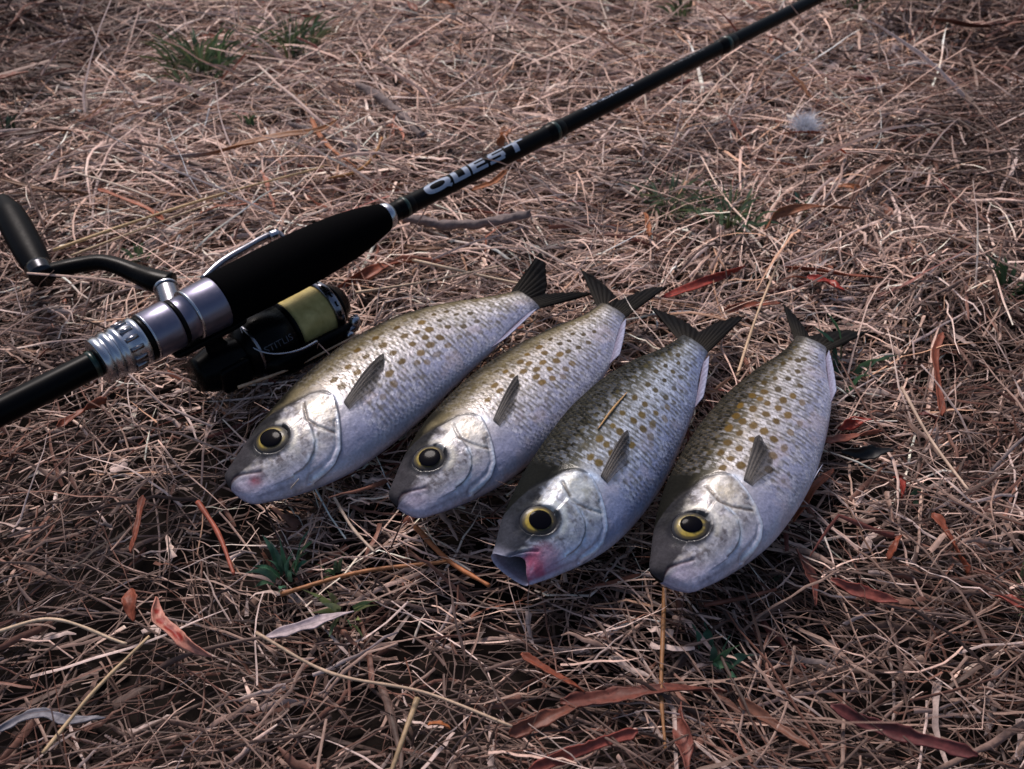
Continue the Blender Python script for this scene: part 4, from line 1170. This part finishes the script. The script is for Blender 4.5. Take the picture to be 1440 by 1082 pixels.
OR, RB_, RD, DK, BR, GY = (.38, .125, .045), (.24, .062, .032), (.30, .040, .026), (.085, .028, .020), (.19, .085, .042), (.30, .25, .26)
PALE = (.50, .38, .30); MAR = (.12, .028, .026)
LV = [
 ('leaf', 'large orange brown leaf with pointed upturned tip lying behind the reel', 'leaf', [(232, 222), (290, 219), (350, 203), (400, 192), (450, 183), (473, 169)], 21, (.30, .11, .035), 'leaf', (.22, .19, .20)),
 ('leaf_stalk', 'thin curved orange stalk just right of the large orange brown leaf', 'stalk', [(437, 165), (448, 188), (470, 214), (503, 237)], 8, OR, 'strip', None),
 ('leaf_stalk', 'ochre curved stalk bending up above the foregrip', 'stalk', [(537, 195), (524, 222), (500, 242), (462, 251)], 6, (.42, .20, .07), 'stem', None),
 ('bark_strip', 'orange red bark strip above the reel handle', 'bark', [(138, 266), (170, 279), (205, 293), (232, 311)], 11, (.36, .10, .045), 'strip', None),
 ('bark_strip', 'long thin brown strip at the left edge above the handle knob', 'bark', [(-6, 250), (50, 265), (125, 273)], 8, BR, 'strip', None),
 ('leaf', 'small red brown leaf at the upper left edge beside a dark hollow', 'leaf', [(-8, 112), (20, 106), (40, 101)], 13, RB_, 'leaf', None),
 ('leaf', 'dark brown flat leaf at the left edge left of the large orange leaf', 'leaf', [(-8, 193), (35, 188), (102, 184)], 15, DK, 'leaf', None),
 ('leaf', 'dark red leaf between the two green tufts at upper left', 'leaf', [(343, 62), (365, 68), (390, 66)], 15, RB_, 'leaf', None),
 ('leaf', 'brown leaf fragment behind the larger green tuft at upper left', 'leaf', [(285, 50), (305, 55), (328, 62)], 12, RB_, 'leaf', None),
 ('bark_strip', 'small orange chip at the top edge left of centre, the right one of two', 'bark', [(608, -3), (640, 12)], 10, OR, 'strip', None),
 ('bark_strip', 'red brown chip at the top edge left of centre, the left one of two', 'bark', [(556, -4), (586, 16)], 12, RB_, 'strip', None),
 ('bark_strip', 'rusty chip standing behind the T of the rod lettering', 'bark', [(716, 181), (700, 205)], 15, OR, 'strip', None),
 ('bark_strip', 'orange strip just below the rod lettering', 'bark', [(712, 240), (696, 255), (664, 268)], 10, OR, 'strip', None),
 ('leaf', 'long red brown leaf lying right of the spool above the first fish', 'leaf', [(474, 405), (518, 384), (564, 370), (606, 371)], 17, (.28, .075, .038), 'leaf', None),
 ('leaf', 'bright red narrow leaf right of the second fish tail', 'leaf', [(926, 421), (956, 411), (1003, 392), (1048, 374)], 16, RD, 'leaf', None),
 ('leaf', 'long red brown leaf lying beyond the tail of the fourth fish', 'leaf', [(1098, 375), (1143, 382), (1191, 388), (1242, 391)], 15, RB_, 'leaf', None),
 ('leaf', 'short broad bright red leaf beyond the tail of the fourth fish', 'leaf', [(1135, 389), (1160, 397), (1188, 409)], 20, (.34, .04, .028), 'leaf', None),
 ('bark_strip', 'rusty strip between the tails of the third and fourth fish', 'bark', [(1018, 437), (1055, 430), (1098, 427)], 12, RB_, 'strip', None),
 ('bark_strip', 'straight rusty bark strip right of the fourth fish', 'bark', [(1160, 621), (1200, 615), (1241, 607)], 15, (.27, .085, .055), 'strip', None),
 ('leaf', 'crumpled dark red leaf above the straight rusty strip right of the fourth fish', 'leaf', [(1178, 602), (1200, 595), (1226, 590)], 19, RD, 'leaf', None),
 ('bark_strip', 'black oval piece below the straight rusty strip', 'bark', [(1183, 634), (1220, 637), (1256, 633)], 20, (.010, .009, .010), 'leaf', None),  # flat oval piece of nearly black colour
 ('bark_strip', 'brown red strip running down the picture at far right', 'bark', [(1326, 468), (1314, 501), (1318, 535), (1324, 585)], 14, RB_, 'strip', None),
 ('bark_strip', 'small maroon chip left of the brown red strip at far right', 'bark', [(1290, 584), (1316, 591)], 13, MAR, 'strip', None),
 ('bark_strip', 'dark red chip standing up right of the fourth fish belly', 'bark', [(1262, 670), (1267, 701)], 15, RD, 'strip', None),
 ('leaf', 'curled orange leaf touching the belly of the fourth fish', 'leaf', [(1116, 734), (1136, 697), (1172, 660)], 17, (.36, .10, .05), 'leaf', None),
 ('leaf', 'red brown leaf pointing down below the belly of the fourth fish', 'leaf', [(1119, 772), (1140, 815), (1147, 853)], 21, (.19, .06, .045), 'leaf', None),
 ('leaf', 'flat dull red leaf lower right of the fourth fish', 'leaf', [(1168, 815), (1210, 832), (1264, 847)], 21, (.24, .062, .048), 'leaf', None),
 ('bark_strip', 'long rusty strip right of the dull red leaf', 'bark', [(1312, 722), (1340, 765), (1362, 808)], 18, RB_, 'strip', None),
 ('bark_strip', 'short thin rusty strip above the dull red leaf', 'bark', [(1267, 753), (1249, 787)], 11, RB_, 'strip', None),
 ('leaf', 'dull red leaf cut by the right edge of the picture', 'leaf', [(1400, 838), (1425, 848), (1450, 858)], 24, (.25, .055, .04), 'leaf', None),
 ('bark_strip', 'rusty strip slanting down to the dark bark below the third fish', 'bark', [(733, 919), (770, 944), (822, 974)], 15, RB_, 'strip', None),
 ('bark_strip', 'broad dark red bark piece lying across below the fourth fish', 'bark', [(788, 987), (860, 981), (930, 971), (1022, 973)], 27, (.15, .045, .032), 'strip', None),
 ('bark_strip', 'thick brown bark strip left of the broad dark red bark', 'bark', [(716, 1033), (765, 1011), (818, 994)], 23, (.17, .055, .035), 'strip', None),
 ('bark_strip', 'red bark strip at the bottom edge below the thick brown strip', 'bark', [(744, 1084), (810, 1056), (897, 1028)], 21, (.26, .06, .045), 'strip', None),
 ('bark_strip', 'brown strip slanting down right of the broad dark red bark', 'bark', [(1038, 983), (1090, 1020), (1138, 1053)], 18, (.17, .07, .045), 'strip', None),
 ('leaf', 'red brown leaf hanging down to the bottom edge under the broad bark', 'leaf', [(958, 985), (960, 1040), (966, 1090)], 26, (.20, .062, .045), 'leaf', None),
 ('plant_stem', 'long upright orange brown stalk below the mouth of the fourth fish', 'stalk', [(935, 822), (932, 900), (930, 980), (936, 1055)], 8, (.33, .155, .065), 'stem', None),
 ('leaf', 'long maroon leaf at the lower right corner', 'leaf', [(1168, 992), (1205, 1010), (1275, 1034), (1375, 1062)], 24, (.12, .032, .032), 'strip', None),
 ('plant_stem', 'dark red brown stem just below the jaw of the fourth fish', 'stalk', [(990, 851), (1040, 842), (1092, 829)], 8, (.17, .06, .04), 'stem', None),
 ('seed_pod', 'orange seed pod with dark red seeds left of the green tuft', 'seed pod', [(220, 840), (221, 866), (243, 889), (266, 906), (298, 924)], 23, (.55, .23, .17), 'leaf', None),
 ('leaf', 'upright red brown chip left of the orange seed pod', 'leaf', [(185, 828), (188, 874)], 20, RB_, 'leaf', None),
 ('bark_strip', 'rusty strip pointing down at the left above the orange seed pod', 'bark', [(201, 697), (192, 745), (184, 778)], 11, RB_, 'strip', None),
 ('plant_stem', 'thin red stem slanting below the mouth of the first fish', 'stalk', [(278, 706), (304, 745), (329, 808)], 9, (.34, .09, .055), 'stem', None),
 ('twig', 'orange twig slanting down below the second fish', 'twig', [(584, 741), (630, 788), (688, 824)], 9, (.46, .165, .065), 'stem', None),
 ('twig', 'long thin orange twig running left from the slanting orange twig', 'twig', [(394, 836), (500, 806), (628, 790)], 8, (.40, .165, .07), 'stem', None),
 ('leaf', 'pale lilac curled dry leaf beside the green weed', 'leaf', [(372, 897), (430, 880), (498, 860)], 19, (.48, .38, .40), 'leaf', None),
 ('bark_strip', 'small orange chip near the bottom edge centre', 'bark', [(602, 1019), (634, 1026)], 12, OR, 'strip', None),
 ('leaf', 'grey lilac leaf at the lower left edge', 'leaf', [(-10, 1030), (50, 1004), (100, 1014), (148, 1010)], 15, (.19, .18, .21), 'strip', None),
 ('plant_stem', 'thick pale straw stalk slanting to the bottom edge', 'stalk', [(587, 983), (568, 1035), (548, 1092)], 10, (.42, .29, .17), 'stem', None),
 ('leaf', 'dark red brown leaf litter at the upper right corner', 'leaf', [(1308, 26), (1367, 38), (1445, 27)], 24, (.12, .042, .03), 'leaf', None),
 ('leaf', 'tiny bright orange red chip below the white feather', 'leaf', [(1171, 214), (1190, 217)], 15, (.55, .07, .02), 'leaf', None),
 ('bark_strip', 'small maroon chip right of the white feather', 'bark', [(1200, 109), (1228, 114)], 9, MAR, 'strip', None),
 ('leaf', 'curly brown leaf hanging at the right below the white feather', 'leaf', [(1261, 206), (1244, 235), (1214, 254), (1195, 286)], 14, (.15, .068, .045), 'leaf', None),
 ('leaf', 'long orange brown curved leaf beyond the fourth fish tail', 'leaf', [(1074, 326), (1096, 300), (1128, 293), (1197, 293)], 14, (.26, .09, .04), 'leaf', None),
 ('bark_strip', 'short orange chip above the long orange brown curved leaf', 'bark', [(1176, 263), (1210, 267)], 10, OR, 'strip', None),
 ('bark_strip', 'thin rusty strip directly below the white feather', 'bark', [(1096, 190), (1155, 188)], 8, RB_, 'strip', None),
 ('bark_strip', 'upright orange chip above the third fish tail', 'bark', [(907, 300), (912, 332)], 10, OR, 'strip', None),
 ('bark_strip', 'rusty strip at top right of the rod near the frame edge', 'bark', [(1075, 52), (1102, 62)], 9, RB_, 'strip', None),
 ('leaf', 'brown leaf lying behind the spool below the foregrip end', 'leaf', [(560, 345), (590, 350), (625, 349)], 10, BR, 'leaf', None),
 ('bark_strip', 'rusty strip lying left of the reel seat under the butt', 'bark', [(80, 600), (115, 580), (150, 560)], 14, RB_, 'strip', None),
]
for i, (nm, lb, ct, pts, w, c, sh, tc_) in enumerate(LV):
    leaf(nm, lb, ct, pts, w, tuple(np.array(c) * .85), shape=sh, tipcol=tc_, seed=i * 3, z=.0005 + (.007 if pts[0][1] < 330 else 0) + (.006 if i in (0, 20) else 0), dots=(nm == 'seed_pod'))
# long loose straws that stand out singly
ST = [
 ('long pale yellow straw running from the handle up to the right', [(75, 352), (190, 312), (330, 268), (455, 235)], 5, (.55, .38, .20)),
 ('long thin straw just below and parallel to the long pale yellow straw', [(100, 360), (210, 318), (300, 285)], 4, (.50, .36, .22)),
 ('white straw lying above the handle and the orange bark strip', [(105, 243), (170, 262), (230, 285)], 4, (.62, .50, .40)),
 ('long straw lying between the reel and the back of the first fish', [(335, 545), (400, 522), (505, 470)], 5, (.58, .40, .26)),
 ('long pale straw lying across the tail of the first fish', [(580, 366), (660, 384), (752, 404)], 6, (.56, .42, .30)),
 ('thin straw crossing above the first fish tail', [(500, 412), (600, 396), (705, 374)], 5, (.55, .40, .28)),
 ('upright straw rising beside the second fish tail', [(1036, 531), (1062, 450), (1096, 366)], 5, (.55, .38, .25)),
 ('long straw slanting down at right below the rusty strip', [(1268, 545), (1310, 620), (1362, 690)], 6, (.50, .36, .27)),
 ('pale straw lying left below the green tuft', [(0, 888), (55, 872), (178, 906)], 6, (.55, .40, .28)),
 ('tan straw slanting beside the pale straw at lower left', [(60, 1060), (130, 975), (210, 895)], 7, (.46, .32, .19)),
 ('bent straw in front of the second fish', [(470, 700), (495, 742), (527, 777)], 6, (.48, .36, .28)),
 ('long straw crossing below the green weed towards the lower right', [(360, 890), (460, 945), (600, 975), (720, 1022)], 6, (.44, .31, .22)),
]
for i, (lb, pts, w, c) in enumerate(ST):
    leaf('straw', lb, 'straw', pts, w, c, shape='stem', seed=200 + i, z=.010, mat=M_STRAW, group='loose straws that stand out')
# the straw resting on the third fish
from mathutils import Matrix
x0, y0, hd = FISH[3][:3]


def on_fish(k, x, t, lift):
    y = float(body_xy(x, t)); p = fish_pt(k, np.array(x), np.array(y), np.array(surf_z(x, y) + lift))
    x0, y0, hd = FISH[k][:3]; ch, sh = math.cos(hd), math.sin(hd)
    return np.array([x0 + p[0] * ch - p[1] * sh, y0 + p[0] * sh + p[1] * ch, FISH_Z + p[2]])


pp = [on_fish(3, .455, .42, .0035), on_fish(3, .54, .43, .0035), on_fish(3, .63, .43, .004)]
V, Q = tube(pp, [.0004, .0008, .0003], seg=8, n=16)
org = V.mean(0)
me = mesh_np('straw', V - org, Q, M_STRAW, np.tile(np.array([.42, .25, .11]), (len(V), 1)))
o = link('straw', me); o.location = org
tag(o, 'short tan straw lying on the back of the third fish', 'straw', 'loose straws that stand out')

pp = [at(401, 707, .006), at(407, 690, .024), at(420, 674, .036)]
V, Q = tube(pp, [.0004, .0005, .0003], seg=6, n=14)
org = V.mean(0)
o = link('straw', mesh_np('straw', V - org, Q, M_STRAW, np.tile(np.array([.62, .52, .44]), (len(V), 1)))); o.location = org
tag(o, 'thin white straw standing against the jaw of the first fish', 'straw', 'loose straws that stand out')
# grey twigs
TW = [('grey weathered twig behind the foregrip', [(504, 122), (542, 147), (595, 196)], 13), ('pinkish grey twig lying just below the rod', [(570, 309), (623, 319), (690, 316), (745, 303)], 15),
      ('thin grey twig beside the large orange brown leaf', [(408, 176), (470, 198), (516, 216)], 9)]
for i, (lb, pts, w) in enumerate(TW):
    W3 = [at(u, v, .004) for u, v in pts]
    org = W3[0].copy(); rr = w / 2 * mpp(org)
    Pp = [p - org + np.array([0, 0, rr * .5]) for p in W3]
    V, Q = tube(Pp, [rr * .8, rr, rr * .9, rr * 1.05, rr * .7], seg=12, n=40)
    nn = V * 600
    V = V + (np.stack([vnoise(V[:, 0] * 260, V[:, 1] * 260 + V[:, 2] * 300, 4 + q) for q in range(3)], -1) - .5) * rr * .7
    o = link('twig', mesh_np('twig', V, Q, M_TWIG)); o.location = org
    tag(o, lb, 'twig')


# green grass tufts and weeds, each blade a part of its plant
def tuft(label, u, v, n, hpx, wpx, col, lean=(0, 0), spread=1.0, seed=0):
    r = np.random.default_rng(seed + 900)
    p0 = at(u, v, -.006); h = hpx * mpp(p0) * 1.5
    root = empty('grass_tuft', p0); tag(root, label, 'grass', 'green grass tufts')
    for i in range(n):
        a = r.uniform(0, 2 * np.pi); b = r.uniform(0, .35) * h * spread
        st = np.array([math.cos(a) * b, math.sin(a) * b, 0])
        out = r.uniform(.15, .8) * spread; L_ = h * r.uniform(.6, 1.15)
        dr = np.array([math.cos(a) * out + lean[0], math.sin(a) * out + lean[1], 1.0]); dr /= np.linalg.norm(dr)
        mid = st + dr * L_ * .55; end = mid + (dr * .45 + np.array([math.cos(a) * .25, math.sin(a) * .25, -.22])) * L_ * .6
        K = 9
        P = resample([st, mid, end], K)
        T = np.gradient(P, axis=0); T /= np.linalg.norm(T, axis=1)[:, None]
        ang = a + r.uniform(-1, 1)
        S = np.cross(T, [math.cos(ang), math.sin(ang), .3]); S /= np.linalg.norm(S, axis=1)[:, None]; N = np.cross(S, T)
        w = (wpx * .5 * mpp(p0) * r.uniform(.7, 1.2)) * (1 - np.linspace(0, 1, K) ** 2.2) ** .8
        V = np.stack([P - S * w[:, None], P + N * w[:, None] * .35, P + S * w[:, None]], 1)
        c = np.array(col) * r.uniform(.7, 1.35) * np.array([r.uniform(.8, 1.25), 1, r.uniform(.8, 1.2)])
        C = np.tile(c, (K * 3, 1)) * np.repeat(np.linspace(1.15, .9, K), 3)[:, None]
        link('blade', mesh_np('blade', V.reshape(-1, 3), grid_quads(K, 3), M_GREEN, C), root)
    return root


G1 = (.085, .15, .075); G2 = (.060, .140, .090); G3 = (.20, .26, .12)
TF = [
 ('large green grass tuft at upper left', 285, 104, 85, 56, 5, (.105, .145, .075)), ('second green grass tuft at upper left, right of the large one', 412, 72, 64, 46, 4.5, (.105, .145, .075)),
 ('tiny green sprig below the large upper left tuft', 350, 174, 9, 20, 5, G1), ('small green sprig just above the reel handle arm', 196, 364, 10, 24, 6, G1),
 ('dark green tuft in front of the first two fish', 402, 810, 16, 46, 10, G2), ('small green sprig right of the dark green tuft', 473, 808, 9, 24, 8, G1),
 ('pale green weed with flattened leaves beside the lilac leaf', 482, 862, 12, 40, 10, G3), ('left of the two green tufts beyond the fish tails', 942, 294, 60, 42, 5, (.15, .19, .11)),
 ('right of the two green tufts beyond the fish tails', 1026, 316, 54, 46, 5, (.12, .18, .10)), ('small green weed below the fourth fish', 1005, 934, 9, 38, 13, G2),
 ('upright green blades beside the tail of the fourth fish', 1186, 528, 5, 66, 10, (.075, .15, .085)), ('green tuft at the top edge behind the rod', 960, 30, 16, 34, 5, (.09, .115, .06)),
 ('green tuft at the right edge, upper one', 1418, 412, 15, 44, 8, (.04, .075, .035)), ('green weed at the right edge, lower one', 1432, 835, 10, 52, 13, (.06, .085, .04)),
 ('green leaf bit below the belly of the fourth fish', 1087, 812, 3, 22, 11, (.035, .06, .04)), ('green blade by the dark red chip right of the fourth fish', 1277, 702, 3, 24, 9, G2),
 ('small green sprig right of the two tufts beyond the fish', 1125, 300, 8, 22, 5, G2), ('faint green tuft at the top edge right of the rod', 1195, 18, 12, 26, 5, (.085, .10, .06)),
 ('dark green sprig at the left edge of the upper left hollow', 6, 190, 8, 34, 7, (.035, .06, .035)), ('faint green sprig right of the upper left tufts', 512, 88, 8, 26, 5, (.10, .12, .06)),
]
for i, (lb, u, v, n, h, w, c) in enumerate(TF):
    ln = (.1, -.5) if i == 6 else ((.35, .1) if i == 10 else (0, 0))
    tuft(lb, u, v, n, h, w, c, seed=i * 7, lean=ln, spread=1.5 if i in (0, 1, 7, 8, 6, 9, 13) else 1.0)

# white downy feather caught in the straw
p0 = at(1130, 180, .009); fs = 48 * mpp(p0)
fe = empty('feather', p0); tag(fe, 'small white downy feather caught in the straw behind the rod', 'feather')
V, Q = tube([(-.1 * fs, -.25 * fs, .0), (-.16 * fs, 0, .15 * fs), (-.2 * fs, .3 * fs, .3 * fs)], [.0007, .0005], seg=6, n=8)
link('quill', mesh_np('quill', V, Q, M_DOWN, np.tile(np.array([.75, .72, .70]), (len(V), 1))), fe)
r = np.random.default_rng(4); bs = []
for i in range(800):
    a = r.uniform(0, 2 * np.pi); e = r.uniform(.05, 1.3)
    dr = np.array([math.cos(a) * math.cos(e), math.sin(a) * math.cos(e), math.sin(e)])
    L_ = fs * .5 * r.uniform(.5, 1.0)
    s0 = r.normal(0, .12, 3) * fs * np.array([1, 1, .2])
    p1 = s0 + dr * L_ * .6 + r.normal(0, .03, 3) * fs; p2 = p1 + (dr + r.normal(0, .5, 3)) * L_ * .4
    P = resample([s0, p1, p2], 5)
    S = np.cross(np.gradient(P, axis=0), r.normal(0, 1, 3)); S /= np.linalg.norm(S, axis=1)[:, None]
    w = .00016 * np.array([1, 1, .9, .7, .3])[:, None]
    bs.append((np.stack([P - S * w, P + S * w], 1).reshape(-1, 3), grid_quads(5, 2)))
V, Q = join(bs)
o = link('down', mesh_np('down', V, Q, M_DOWN, np.tile(np.array([.74, .76, .84]), (len(V), 1))), fe); o['kind'] = 'stuff'
